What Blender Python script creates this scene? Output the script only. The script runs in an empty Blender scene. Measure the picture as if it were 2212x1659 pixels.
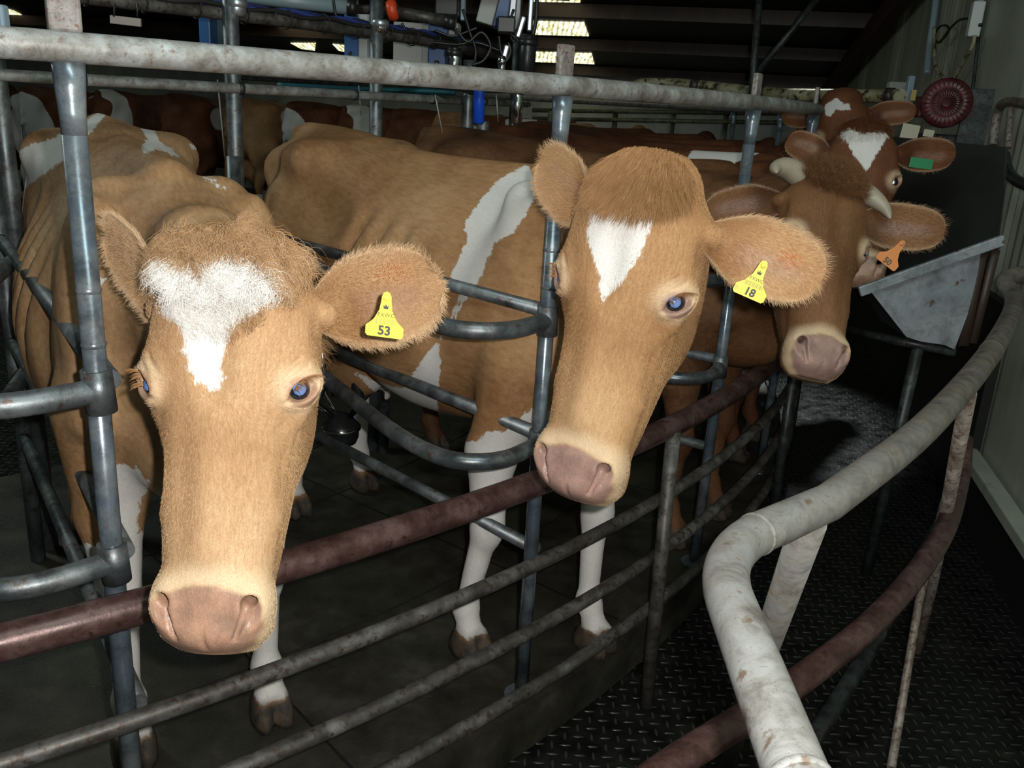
FUR=1.0
import bpy, math, random
import numpy as np
from mathutils import Vector, Matrix
PI = math.pi
R_ = math.radians
sc = bpy.context.scene
COL = sc.collection
rng = np.random.default_rng(7)
random.seed(5)

# ---------------------------------------------------------------- camera
F_PX = 1915.0; PITCH = R_(17.62); ROLL = R_(3.36); CAM_H = 1.47
_R0 = np.array([1, 0, 0.]); _U0 = np.array([0, math.sin(PITCH), math.cos(PITCH)])
CF = np.array([0, math.cos(PITCH), -math.sin(PITCH)])
CR = math.cos(ROLL)*_R0 + math.sin(ROLL)*_U0
CU = math.cos(ROLL)*_U0 - math.sin(ROLL)*_R0
CC = np.array([0, 0, CAM_H])
def ray(x, y): return CF + CR*((x-1106)/F_PX) + CU*(-(y-829.5)/F_PX)
def Pz(x, y, z):
    d = ray(x, y); return CC + d*((z-CAM_H)/d[2])
def Py(x, y, Y):
    d = ray(x, y); return CC + d*(Y/d[1])
def Pd(x, y, dep): return CC + ray(x, y)*dep
def pixn(P):
    v = np.asarray(P)-CC; d = v@CF
    return 1106+F_PX*(v@CR)/d, 829.5-F_PX*(v@CU)/d, d

# ---------------------------------------------------------------- rotary platform geometry
RC = np.array([-3.9, 5.6]); STEP = R_(10.3)
def ring(r, deg, z=0.0):
    a = math.radians(deg); return np.array([RC[0]+r*math.cos(a), RC[1]+r*math.sin(a), z])

# ---------------------------------------------------------------- object helpers
def link(o): COL.objects.link(o); return o
def tag(o, label=None, cat=None, group=None, kind=None):
    if label: o['label'] = label
    if cat: o['category'] = cat
    if group: o['group'] = group
    if kind: o['kind'] = kind
    return o
def empty(name, loc=(0, 0, 0), rz=0.0):
    o = bpy.data.objects.new(name, None); link(o)
    o.location = loc; o.rotation_euler = (0, 0, rz); o.empty_display_size = .1
    return o
def put(o, parent):
    """parent keeping world placement"""
    if parent is not None:
        o.parent = parent
        o.matrix_parent_inverse = Matrix.LocRotScale(parent.location, parent.rotation_euler, None).inverted()
    return o
def mesh_obj(name, V, Fc, mat, parent=None, smooth=True):
    me = bpy.data.meshes.new(name)
    me.from_pydata([tuple(map(float, v)) for v in V], [], [tuple(f) for f in Fc])
    if smooth: me.polygons.foreach_set('use_smooth', [True]*len(me.polygons))
    for m in (mat if isinstance(mat, (list, tuple)) else [mat]): me.materials.append(m)
    me.update()
    o = bpy.data.objects.new(name, me); link(o)
    return put(o, parent)
class MB:
    def __init__(s): s.V = []; s.F = []; s.M = []; s.S = []
    def add(s, V, F, m=0, sm=True):
        n = len(s.V); s.V += [tuple(map(float, v)) for v in V]
        s.F += [tuple(int(i)+n for i in f) for f in F]; s.M += [m]*len(F); s.S += [sm]*len(F); return s
    def box(s, c, d, rot=None, m=0, bev=0.0):
        hx, hy, hz = d[0]/2, d[1]/2, d[2]/2
        b = min(bev, hx*.9, hy*.9, hz*.9)
        rot = rot if rot is not None else Matrix.Identity(3)
        c = Vector(c)
        if b <= 0:
            P = [(x, y, z) for x in (-hx, hx) for y in (-hy, hy) for z in (-hz, hz)]
            F = [(0, 1, 3, 2), (4, 6, 7, 5), (0, 4, 5, 1), (2, 3, 7, 6), (0, 2, 6, 4), (1, 5, 7, 3)]
            return s.add([c+rot @ Vector(p) for p in P], F, m, False)
        import bmesh
        bm = bmesh.new(); bmesh.ops.create_cube(bm, size=1.0)
        for v in bm.verts: v.co = Vector((v.co.x*d[0], v.co.y*d[1], v.co.z*d[2]))
        bmesh.ops.bevel(bm, geom=bm.edges[:], offset=b, segments=2, profile=.5, affect='EDGES')
        bm.verts.ensure_lookup_table()
        V = [c+rot @ v.co for v in bm.verts]; F = [[v.index for v in f.verts] for f in bm.faces]
        bm.free(); return s.add(V, F, m, False)
    def tube(s, pts, r, seg=14, m=0, caps=True, closed=False, flat=None):
        P = [Vector(p) for p in pts]; n = len(P)
        rr = r if isinstance(r, (list, tuple)) else [r]*n
        T = []
        for i in range(n):
            if closed: t = P[(i+1) % n]-P[i-1]
            else: t = P[min(i+1, n-1)]-P[max(i-1, 0)]
            T.append(t.normalized())
        u = T[0].orthogonal().normalized(); base = len(s.V); V = []
        for i in range(n):
            u = (u-T[i]*u.dot(T[i])).normalized(); w = T[i].cross(u)
            for k in range(seg):
                a = 2*PI*k/seg; V.append(P[i]+(u*math.cos(a)+w*math.sin(a))*rr[i])
        F = []
        for i in range(n if closed else n-1):
            j = (i+1) % n
            for k in range(seg):
                l = (k+1) % seg; F.append((i*seg+k, i*seg+l, j*seg+l, j*seg+k))
        s.add(V, F, m, True)
        if caps and not closed:
            for i, o in ((0, 1), (n-1, 0)):
                idx = list(range(i*seg, i*seg+seg)); idx = idx[::-1] if o else idx
                s.F.append(tuple(base+q for q in idx)); s.M.append(m); s.S.append(False)
        return s
    def cyl(s, a, b, r, seg=24, m=0, r2=None): return s.tube([a, b], [r, r2 if r2 is not None else r], seg, m)
    def prism(s, poly, h, M=None, m=0):
        """poly: 2D outline in local xy, extruded by h along local z, placed by 4x4 M"""
        n = len(poly); M = M or Matrix.Identity(4)
        V = [M @ Vector((p[0], p[1], 0)) for p in poly]+[M @ Vector((p[0], p[1], h)) for p in poly]
        F = [tuple(range(n))[::-1], tuple(range(n, 2*n))]+[(i, (i+1) % n, n+(i+1) % n, n+i) for i in range(n)]
        return s.add(V, F, m, False)
    def lathe(s, prof, a, axis, seg=28, m=0):
        """prof: (r, t) pairs along axis from point a"""
        ax = Vector(axis).normalized(); u = ax.orthogonal().normalized(); w = ax.cross(u); a = Vector(a); V = []; F = []
        for r, t in prof:
            for k in range(seg):
                q = 2*PI*k/seg; V.append(a+ax*t+(u*math.cos(q)+w*math.sin(q))*max(r, 1e-4))
        for i in range(len(prof)-1):
            for k in range(seg):
                l = (k+1) % seg; F.append((i*seg+k, i*seg+l, (i+1)*seg+l, (i+1)*seg+k))
        return s.add(V, F, m, True)
    def build(s, name, mats, parent=None):
        me = bpy.data.meshes.new(name); me.from_pydata(s.V, [], s.F)
        for mt in (mats if isinstance(mats, (list, tuple)) else [mats]): me.materials.append(mt)
        me.polygons.foreach_set('material_index', s.M); me.polygons.foreach_set('use_smooth', s.S); me.update()
        o = bpy.data.objects.new(name, me); link(o); return put(o, parent)
def smooth_path(pts, n=8, closed=False):
    """Catmull-Rom"""
    P = [np.array(p, float) for p in pts]; out = []; N = len(P)
    for i in range(N-1):
        a, b, c, d = P[max(i-1, 0)], P[i], P[i+1], P[min(i+2, N-1)]
        for k in range(n):
            t = k/n
            out.append(.5*((2*b)+(-a+c)*t+(2*a-5*b+4*c-d)*t*t+(-a+3*b-3*c+d)*t**3))
    out.append(P[-1]); return out
def fillet(pts, rad, n=6):
    """polyline with rounded corners"""
    P = [np.array(p, float) for p in pts]; out = [P[0]]
    for i in range(1, len(P)-1):
        a = P[i-1]-P[i]; b = P[i+1]-P[i]; la = np.linalg.norm(a); lb = np.linalg.norm(b)
        q = min(rad[i-1] if isinstance(rad, (list, tuple)) else rad, la*.48, lb*.48)
        A = P[i]+a/la*q; B = P[i]+b/lb*q
        for k in range(n+1):
            t = k/n; out.append((1-t)**2*A+2*t*(1-t)*P[i]+t*t*B)
    out.append(P[-1]); return out
def arc(r, d0, d1, z, n=60): return [ring(r, d0+(d1-d0)*i/n, z) for i in range(n+1)]

# ---------------------------------------------------------------- materials
class NT:
    def __init__(s, name):
        s.m = bpy.data.materials.new(name); s.m.use_nodes = True; s.t = s.m.node_tree; s.n = s.t.nodes; s.l = s.t.links
        s.b = s.n['Principled BSDF']; s.out = s.n['Material Output']
    def N(s, t, **k):
        o = s.n.new(t)
        for a, b in k.items():
            if a.startswith('i_'): o.inputs[int(a[2:]) if a[2:].isdigit() else a[2:]].default_value = b
            else: setattr(o, a, b)
        return o
    def L(s, a, b): s.l.new(a, b)
    def coord(s, kind='Object'): return s.N('ShaderNodeTexCoord').outputs[kind]
    def noise(s, v, scale, detail=4, rough=.55, dim='3D', stretch=None, dist=0.0):
        if stretch:
            mp = s.N('ShaderNodeMapping'); s.L(v, mp.inputs[0]); mp.inputs['Scale'].default_value = stretch; v = mp.outputs[0]
        o = s.N('ShaderNodeTexNoise'); s.L(v, o.inputs['Vector']); o.inputs['Scale'].default_value = scale
        o.inputs['Detail'].default_value = detail; o.inputs['Roughness'].default_value = rough; o.inputs['Distortion'].default_value = dist
        return o.outputs['Fac']
    def ramp(s, f, stops, interp='LINEAR'):
        o = s.N('ShaderNodeValToRGB'); s.L(f, o.inputs[0]); cr = o.color_ramp; cr.interpolation = interp
        while len(cr.elements) < len(stops): cr.elements.new(.5)
        for e, (p, c) in zip(cr.elements, stops):
            e.position = p; e.color = (*c, 1) if len(c) == 3 else c
        return o.outputs[0]
    def mix(s, f, a, b, mode='MIX'):
        o = s.N('ShaderNodeMix', data_type='RGBA', blend_type=mode)
        for v, i in ((f, 0), (a, 6), (b, 7)):
            if hasattr(v, 'is_linked'): s.L(v, o.inputs[i])
            elif i == 0: o.inputs[0].default_value = v
            else: o.inputs[i].default_value = (*v, 1) if len(v) == 3 else v
        return o.outputs[2]
    def math(s, op, a, b=0.0, c=0.0, clamp=False):
        o = s.N('ShaderNodeMath', operation=op, use_clamp=clamp)
        for v, i in ((a, 0), (b, 1), (c, 2)):
            if hasattr(v, 'is_linked'): s.L(v, o.inputs[i])
            else: o.inputs[i].default_value = v
        return o.outputs[0]
    def bump(s, h, strength=.3, dist=.01, normal=None):
        o = s.N('ShaderNodeBump'); s.L(h, o.inputs['Height']); o.inputs['Strength'].default_value = strength; o.inputs['Distance'].default_value = dist
        if normal: s.L(normal, o.inputs['Normal'])
        s.L(o.outputs[0], s.b.inputs['Normal']); return o.outputs[0]
    def base(s, c):
        if hasattr(c, 'is_linked'): s.L(c, s.b.inputs['Base Color'])
        else: s.b.inputs['Base Color'].default_value = (*c, 1)
    def set(s, **k):
        for a, v in k.items():
            i = s.b.inputs[a.replace('_', ' ')]
            if hasattr(v, 'is_linked'): s.L(v, i)
            else: i.default_value = v
        return s
def plain(name, c, rough=.5, metal=0.0, **k):
    t = NT(name); t.base(c); t.set(Roughness=rough, Metallic=metal, **k); return t.m
def pipe_mat(name, cols, mud=None, rust=(.10, .045, .03), rustamt=.45, rough=(.3, .6), metal=.6, scale=9, bump=.25):
    t = NT(name); v = t.coord()
    n1 = t.noise(v, scale, 6, .65); n2 = t.noise(v, scale*4.5, 5, .6); n3 = t.noise(v, 240, 3, .7)
    c = t.ramp(n1, [(.3, cols[0]), (.5, cols[1]), (.68, cols[2])])
    f = t.ramp(n2, [(rustamt+.08, (1, 1, 1)), (rustamt+.16, (0, 0, 0))]) if False else t.ramp(n2, [(.5+rustamt*.2, (0, 0, 0)), (.62+rustamt*.1, (1, 1, 1))])
    c = t.mix(f, c, rust); sp = t.ramp(n3, [(.28, (.35, .35, .35)), (.42, (1, 1, 1))]); c = t.mix(.6, c, sp, 'MULTIPLY'); c = t.mix(.75, c, t.ramp(t.noise(v, scale*2.3, 6, .7, dist=.6), [(.34, (.42, .38, .35)), (.50, (.95, .93, .92)), (.64, (1.12, 1.16, 1.20))]), 'MULTIPLY')
    if mud:
        sp_ = t.N('ShaderNodeSeparateXYZ'); t.L(v, sp_.inputs[0]); g = t.math('ADD', t.math('MULTIPLY', sp_.outputs[1], .33), t.math('MULTIPLY', n1, .9)); c = t.mix(t.math('MULTIPLY', t.ramp(g, [(.62, (0, 0, 0)), (1.0, (1, 1, 1))]), .85), c, t.mix(t.ramp(n2, [(.35, (0, 0, 0)), (.65, (1, 1, 1))]), mud, tuple(q*3.6 for q in mud)))
    t.base(c); t.set(Roughness=t.ramp(n1, [(.3, (rough[0],)*3), (.7, (rough[1],)*3)]), Metallic=metal)
    t.bump(t.mix(.5, n2, n3), bump, .002); return t.m
MAT = {}
MAT['galv'] = pipe_mat('galvanised_pipe', [(.08, .095, .105), (.17, .19, .20), (.27, .30, .31)], rust=(.14, .10, .085), metal=.7)
MAT['rail'] = pipe_mat('weathered_white_rail', [(.15, .145, .13), (.25, .25, .235), (.37, .40, .41)], rust=(.20, .155, .13), metal=.15, rough=(.35, .6), scale=16)
MAT['rust'] = pipe_mat('rust_brown_pipe', [(.042, .022, .019), (.088, .045, .040), (.14, .088, .082)], rust=(.05, .02, .015), metal=.35, rough=(.25, .5), scale=14)
MAT['thin'] = pipe_mat('dirty_galvanised_pipe', [(.045, .042, .038), (.10, .095, .088), (.18, .18, .175)], rust=(.06, .042, .035), metal=.45, rough=(.35, .65), scale=12, rustamt=.2)
MAT['bigpipe'] = pipe_mat('foreground_galvanised_pipe', [(.15, .145, .13), (.27, .28, .27), (.38, .42, .43)], mud=(.040, .032, .024), rust=(.14, .105, .08), metal=.15, rough=(.4, .6), scale=9, rustamt=.45)
MAT['tab'] = pipe_mat('brown_spotted_tab', [(.13, .115, .105), (.20, .185, .175), (.27, .26, .255)], rust=(.14, .06, .05), metal=.1, rough=(.45, .65), scale=30, rustamt=.3)
MAT['muckpipe'] = pipe_mat('muddy_pipe', [(.10, .085, .07), (.20, .17, .14), (.30, .28, .25)], rust=(.10, .06, .045), metal=.2, rough=(.4, .7), scale=14, rustamt=.1)
MAT['dark'] = pipe_mat('dark_wet_steel', [(.02, .026, .028), (.05, .06, .062), (.10, .115, .12)], rust=(.04, .025, .02), metal=.5, rough=(.3, .6), scale=12, rustamt=.3)
MAT['steel'] = pipe_mat('blue_grey_polished_post', [(.06, .085, .12), (.13, .17, .205), (.28, .31, .33)], rust=(.20, .15, .13), metal=.45, rough=(.16, .36), scale=7, rustamt=.75, bump=.12)
# ================================================================= COWS
# implicit surfaces evaluated with numpy, polygonised with surface nets
f32 = np.float32
def smin(a, b, k):
    h = np.clip(.5+.5*(b-a)/k, 0, 1); return b*(1-h)+a*h-k*h*(1-h)
def smax(a, b, k): return -smin(-a, -b, k)
def ell(p, c, r, R=None):
    q = p-np.array(c, f32)
    if R is not None: q = q@np.array(R, f32)
    r = np.array(r, f32); k0 = np.sqrt(((q/r)**2).sum(1)+1e-12); k1 = np.sqrt(((q/(r*r))**2).sum(1)+1e-12)
    return k0*(k0-1)/k1
def cap(p, a, b, ra, rb=None):
    rb = ra if rb is None else rb
    a = np.array(a, f32); b = np.array(b, f32); d = b-a; h = np.clip(((p-a)@d)/float(d@d), 0, 1)
    return np.sqrt(((p-a-h[:, None]*d)**2).sum(1)+1e-12)-(ra+(rb-ra)*h)
def rotm(ax, deg):
    return np.array(Matrix.Rotation(R_(deg), 3, ax))
def _pchip(xs, ys, x):
    """smooth monotone-ish interpolation via catmull tangents"""
    xs = np.array(xs, float); ys = np.array(ys, float); o = np.argsort(xs); xs = xs[o]; ys = ys[o]
    m = np.gradient(ys, xs); x = np.clip(x, xs[0], xs[-1]); i = np.clip(np.searchsorted(xs, x)-1, 0, len(xs)-2)
    h = xs[i+1]-xs[i]; t = (x-xs[i])/h; t2 = t*t; t3 = t2*t
    return ((2*t3-3*t2+1)*ys[i]+(t3-2*t2+t)*h*m[i]+(-2*t3+3*t2)*ys[i+1]+(t3-t2)*h*m[i+1]).astype(f32)

# head profile, local frame: +x animal's left, +y into the head, +z to the poll, eye line at z=0 (metres)
HZ = [.225, .20, .165, .12, .05, 0, -.06, -.12, -.18, -.24, -.28, -.312, -.342, -.366]
HF = [.062, .030, .012, .000, -.004, -.004, .002, .008, .008, .004, .000, .004, .020, .045]      # front surface y
HB = [.12, .155, .185, .21, .25, .270, .270, .252, .218, .182, .150, .140, .125, .098]         # back surface y
HC = [.085, .085, .085, .085, .085, .085, .085, .080, .075, .070, .068, .068, .070, .072]      # y of greatest width
HW = [.045, .076, .096, .109, .111, .104, .095, .091, .086, .079, .075, .079, .075, .054]      # half width
HN = [2.1, 2.2, 2.2, 2.3, 2.3, 2.2, 2.1, 2.1, 2.2, 2.3, 2.5, 2.6, 2.5, 2.3]
def head_sdf(p, fine=True, horns=False):
    x, y, z = p[:, 0], p[:, 1], p[:, 2]; ax = np.abs(x)
    zc = np.clip(z, -.366, .225)
    yf = _pchip(HZ, HF, zc); yb = _pchip(HZ, HB, zc); yc = _pchip(HZ, HC, zc); w = _pchip(HZ, HW, zc); n = _pchip(HZ, HN, zc)
    dy = y-yc; sy = np.where(dy < 0, yc-yf, yb-yc)
    nn = np.where(dy < 0, n, 1.9)
    q = (ax/w)**nn+(np.abs(dy)/sy)**nn
    f = (np.power(q+1e-9, 1/nn)-1)*np.minimum(w, sy)*.85
    dz = np.maximum(np.maximum(z-.225, -.366-z), 0)
    d = np.sqrt(np.maximum(f, 0)**2+dz**2)+np.minimum(f, 0)
    d = np.where(dz > 0, np.maximum(d, dz), d)
    P = np.stack([ax, y, z], 1)
    u = lambda d, e, k: smin(d, e, k)
    d = u(d, ell(P, (0, .075, .195), (.080, .045, .040)), .03)                       # poll
    d = u(d, ell(P, (.088, .066, .010), (.034, .046, .041)), .024)                    # orbit
    d = u(d, cap(P, (.094, .062, .02), (.076, .070, .13), .024, .018), .03)          # temporal ridge
    d = u(d, ell(P, (.058, .170, -.035), (.036, .080, .095)), .03)                   # cheek muscle
    d = u(d, cap(P, (.088, .075, -.035), (.064, .062, -.17), .014, .010), .028)      # facial crest
    d = u(d, cap(P, (0, .020, -.03), (0, .020, -.22), .022, .018), .03)              # nasal bone
    d = u(d, ell(P, (.056, .038, -.294), (.027, .036, .038)), .018)                  # nostril wing
    d = u(d, ell(P, (0, .052, -.332), (.068, .048, .032)), .018)                     # upper lip
    d = u(d, ell(P, (0, .118, -.312), (.046, .032, .042)), .02)                      # chin
    if horns: pass
    d = -smin(-d, -(-cap(P, (.105, .110, .06), (.095, .100, .005), .012)) , .02) if False else d
    d = smax(d, -ell(P, (.118, .095, .075), (.018, .030, .045)), .022)               # temporal hollow
    d = smax(d, -ell(P, (.106, .052, -.120), (.022, .016, .055)), .02)                # hollow under the eye
    d = smax(d, -cap(P, (0, .128, -.360), (.058, .108, -.330), .004), .008)           # mouth line
    d = u(d, cap(P, (.070, .105, .110), (.122, .102, .116), .044, .017), .035)     # ear root
    if fine:
        # eye: almond socket with raised lids, tilted down toward the nose
        M = rotm('Z', -40)@rotm('X', 32); nx = M[:, 0]; ty = M[:, 1]; tz = M[:, 2]; ec = np.array((.1075, .0425, .001))
        pt = lambda a, b, c: tuple(ec+nx*a+ty*b+tz*c)
        d = u(d, ell(P, pt(-.003, 0, 0), (.014, .035, .0245), M), .010)
        d = smax(d, -ell(P, pt(.010, 0, 0), (.019, .0270, .0150), M), .003)
        d = smax(d, -cap(P, pt(.006, -.020, -.002), pt(.002, -.040, -.004), .0042, .0018), .004)   # tear duct corner
        d = smax(d, -cap(P, pt(.012, -.020, .024), pt(.010, .020, .027), .0020), .006)
        d = smax(d, -cap(P, pt(.004, -.026, .034), pt(.004, .014, .040), .0020), .007)
        d = smax(d, -cap(P, pt(.006, -.022, -.026), pt(.008, .018, -.027), .0022), .008)
        d = smax(d, -cap(P, pt(-.004, -.034, -.030), pt(.0, .010, -.042), .0022), .009)
        d = smax(d, -cap(P, (.094, .034, -.055), (.083, .022, -.235), .0035), .016)
        d = smax(d, -cap(P, (.100, .080, -.06), (.090, .070, -.26), .004), .020)
        d = smax(d, -ell(P, (0, -.012, .035), (.012, .012, .05)), .03)
        for zz in (-.236, -.250, -.263): d = smax(d, -cap(P, (.048, .0, zz+.004), (.082, .030, zz+.020), .0012), .006)
        # nostril: comma groove, deepest at the top outer end, with a hollow lateral to it
        d = smax(d, -ell(P, (.0640, .002, -.306), (.0150, .015, .029), rotm('Y', 24)), .006)
        d = smax(d, -cap(P, (.0565, .012, -.290), (.040, .014, -.340), .0070, .0032), .0035)
        d = smax(d, -cap(P, (.0585, .004, -.292), (.0540, .095, -.262), .0100, .0075), .006)
        d = smax(d, -cap(P, (0, -.001, -.332), (0, .022, -.361), .0020), .006)         # philtrum
    return d

class CowShape:
    """world placement of one cow: body frame (front hoof mid + heading) and head frame"""
    def __init__(s, foot, heading, Hpos, Hrot, hs=1.0, bs=1.0, legs=None, girth=1.0, bend=0.0, roll=0.0):
        s.bp = np.array([foot[0], foot[1], 0.]); a = R_(heading); s.bs = bs
        s.BR = np.array([[math.cos(a), -math.sin(a), 0], [math.sin(a), math.cos(a), 0], [0, 0, 1.]])
        s.hp = np.array(Hpos, float); s.HR = np.array(Hrot, float); s.hs = hs; s.girth = girth
        s.legs = legs or {}
    def tob(s, p): return ((p-s.bp)@s.BR/s.bs).astype(f32)
    def toh(s, p): return ((p-s.hp)@s.HR/s.hs).astype(f32)
    def fromh(s, p): return (np.array(p, float)*s.hs)@s.HR.T+s.hp
    def fromb(s, p): return (np.array(p, float)*s.bs)@s.BR.T+s.bp
    def hb(s, p): return ((s.fromh(p)-s.bp)@s.BR/s.bs)      # head-local -> body-local point
    def body(s, P):
        g = s.girth; x, y, z = P[:, 0], P[:, 1], P[:, 2]; A = np.stack([x, np.abs(y), z], 1).astype(f32)
        X = [-1.47, -1.40, -1.28, -1.05, -.80, -.50, -.20, 0, .14, .24]
        T = [1.25, 1.30, 1.335, 1.345, 1.315, 1.285, 1.285, 1.29, 1.20, 1.02]
        Bo = [1.00, .88, .78, .70, .62, .565, .60, .64, .70, .84]
        W = [.06, .13, .185, .225, .275, .300, .245, .19, .15, .06]
        xc = np.clip(x, -1.47, .24); t = _pchip(X, T, xc); b = _pchip(X, Bo, xc); w = _pchip(X, W, xc)*g
        zc = (t*.46+b*.54); dz_ = z-zc; sz = np.where(dz_ > 0, t-zc, zc-b)
        tt = np.clip((-.55-x)/.4, 0, 1); nn = np.where(dz_ > 0, 1.75+.75*tt*tt*(3-2*tt), 2.15)
        q = (np.abs(y)/w)**nn+(np.abs(dz_)/sz)**nn
        f = (np.power(q+1e-9, 1/nn)-1)*np.minimum(w, sz)*.8
        dx = np.maximum(np.maximum(x-.24, -1.47-x), 0)
        d = np.sqrt(np.maximum(f, 0)**2+dx**2)+np.minimum(f, 0)
        d = np.where(dx > 0, np.maximum(d, dx), d)
        u = smin
        d = u(d, cap(A, (-.02, 0, 1.285), (-.75, 0, 1.28), .030, .022), .05)
        d = u(d, cap(A, (-.75, 0, 1.28), (-1.36, 0, 1.325), .022, .032), .05)
        d = u(d, ell(A, (-1.03, .165, 1.262), (.085, .035, .035)), .09)      # hooks
        d = u(d, cap(A, (-1.03, .19, 1.26), (-1.38, .10, 1.20), .035, .045), .06)
        d = u(d, ell(A, (-1.385, .095, 1.19), (.045, .03, .045)), .07)          # pins
        d = u(d, cap(A, (-1.02, .19, 1.25), (-.88, .02, 1.29), .022), .05)
        d = smax(d, -ell(A, (-.84, .285*g, 1.14), (.15, .07, .085)), .07)    # flank hollow
        d = smax(d, -ell(A, (-1.22, .20, 1.19), (.10, .035, .05)), .06)      # thurl hollow
        d = u(d, ell(A, (-.02, .15, 1.00), (.12, .07, .27), rotm('Y', 14)), .07)   # shoulder
        d = u(d, cap(A, (-.06, .11, 1.24), (.12, .17, .86), .045, .05), .05)
        d = smax(d, -ell(A, (-.20, .27*g, 1.02), (.045, .04, .22), rotm('Y', 12)), .05)
        for rx in (-.36, -.46, -.56, -.66):
            d = smax(d, -cap(A, (rx+.06, .22*g, 1.18), (rx-.06, .30*g, .80), .010), .035)
        d = u(d, ell(A, (.16, 0, .80), (.13, .10, .13)), .08)                # brisket
        d = u(d, ell(A, (-1.17, .165, .93), (.19, .085, .30), rotm('Y', 8)), .07)  # thigh
        d = u(d, ell(A, (-.98, .06, .60), (.20, .09, .13)), .05)             # udder
        d = u(d, cap(A, (-.95, .07, .50), (-.95, .075, .44), .014), .02)
        d = u(d, cap(A, (-1.08, .06, .50), (-1.08, .065, .44), .014), .02)
        # tail
        d = u(d, cap(P, (-1.42, 0, 1.32), (-1.505, 0, 1.10), .030, .022), .03)
        d = u(d, cap(P, (-1.505, 0, 1.10), (-1.50, .01, .70), .020, .014), .02)
        d = u(d, ell(P, (-1.495, .01, .55), (.03, .03, .17)), .03)
        # legs
        for sd in (1, -1):
            fx, fy = s.legs.get('F%d' % sd, (0., 0.)); hx, hy = s.legs.get('H%d' % sd, (0., 0.))
            Q = P.copy(); Q[:, 1] *= sd
            e = cap(Q, (.02, .15, .84), (-.015+fx*.4, .158+fy*.4*sd, .60), .105, .066)
            e = u(e, cap(Q, (-.015+fx*.4, .158+fy*.4*sd, .60), (.012+fx*.6, .155+fy*.6*sd, .405), .066, .043), .03)
            e = u(e, ell(Q, (.014+fx*.6, .155+fy*.6*sd, .385), (.045, .043, .062)), .02)
            e = u(e, cap(Q, (.004+fx*.6, .155+fy*.6*sd, .37), (-.004+fx*.9, .155+fy*.9*sd, .16), .036, .029), .02)
            e = u(e, ell(Q, (-.002+fx*.95, .155+fy*.95*sd, .135), (.040, .038, .038)), .015)
            e = u(e, cap(Q, (.0+fx, .155+fy*sd, .13), (.030+fx, .155+fy*sd, .075), .032, .034), .015)
            d = u(d, e, .045)
            for cy in (-.024, .024):
                h = ell(Q, (.035+fx, .155+fy*sd+cy, .018), (.062, .026, .072))
                h = smax(h, -Q[:, 2], .004); d = u(d, h, .006)
            e = cap(Q, (-1.10, .17, .86), (-1.02+hx*.2, .185+hy*.2*sd, .70), .14, .095)
            e = u(e, cap(Q, (-1.03+hx*.2, .185+hy*.2*sd, .72), (-1.22+hx*.5, .165+hy*.5*sd, .51), .085, .045), .05)
            e = u(e, ell(Q, (-1.235+hx*.5, .165+hy*.5*sd, .47), (.050, .036, .060)), .03)
            e = u(e, cap(Q, (-1.26+hx*.5, .165+hy*.5*sd, .53), (-1.17, .17, .80), .022, .03), .03)
            e = u(e, cap(Q, (-1.225+hx*.5, .165+hy*.5*sd, .45), (-1.19+hx, .165+hy*sd, .15), .038, .031), .02)
            e = u(e, ell(Q, (-1.185+hx, .165+hy*sd, .14), (.040, .039, .040)), .015)
            e = u(e, cap(Q, (-1.185+hx, .165+hy*sd, .13), (-1.155+hx, .165+hy*sd, .075), .033, .034), .015)
            d = u(d, e, .045)
            for cy in (-.024, .024):
                h = ell(Q, (-1.15+hx, .165+hy*sd+cy, .018), (.062, .026, .070))
                h = smax(h, -Q[:, 2], .004); d = u(d, h, .006)
        # neck
        cr = s.hb((0, .115, .150)); cm = s.hb((0, .17, .07)); th = s.hb((0, .205, .0))
        w0 = np.array((.0, 0, 1.15)); w1 = np.array((.10, 0, 1.05)); w2 = np.array((.17, 0, .90))
        n_ = cap(P, w0, .5*(w0+cr)+np.array((0, 0, .02)), .105, .078); n_ = u(n_, cap(P, .5*(w0+cr)+np.array((0, 0, .02)), cr, .078, .070), .04)
        n_ = u(n_, cap(P, w1, cm, .135, .092), .05)
        n_ = u(n_, cap(P, w2, .5*(w2+th), .11, .075), .05); n_ = u(n_, cap(P, .5*(w2+th), th, .075, .062), .05)
        d = u(d, n_, .07)
        return d
    def sdf(s, p, fine=True):
        d = s.body(s.tob(p))*s.bs
        ph = s.toh(p); near = (np.abs(ph) < np.array([.3, .5, .55], f32)).all(1)
        h = np.full(len(p), 9., f32)
        if near.any(): h[near] = head_sdf(ph[near], fine)*s.hs
        return np.where(h < 8, smin(d, h, .035), d)

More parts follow.
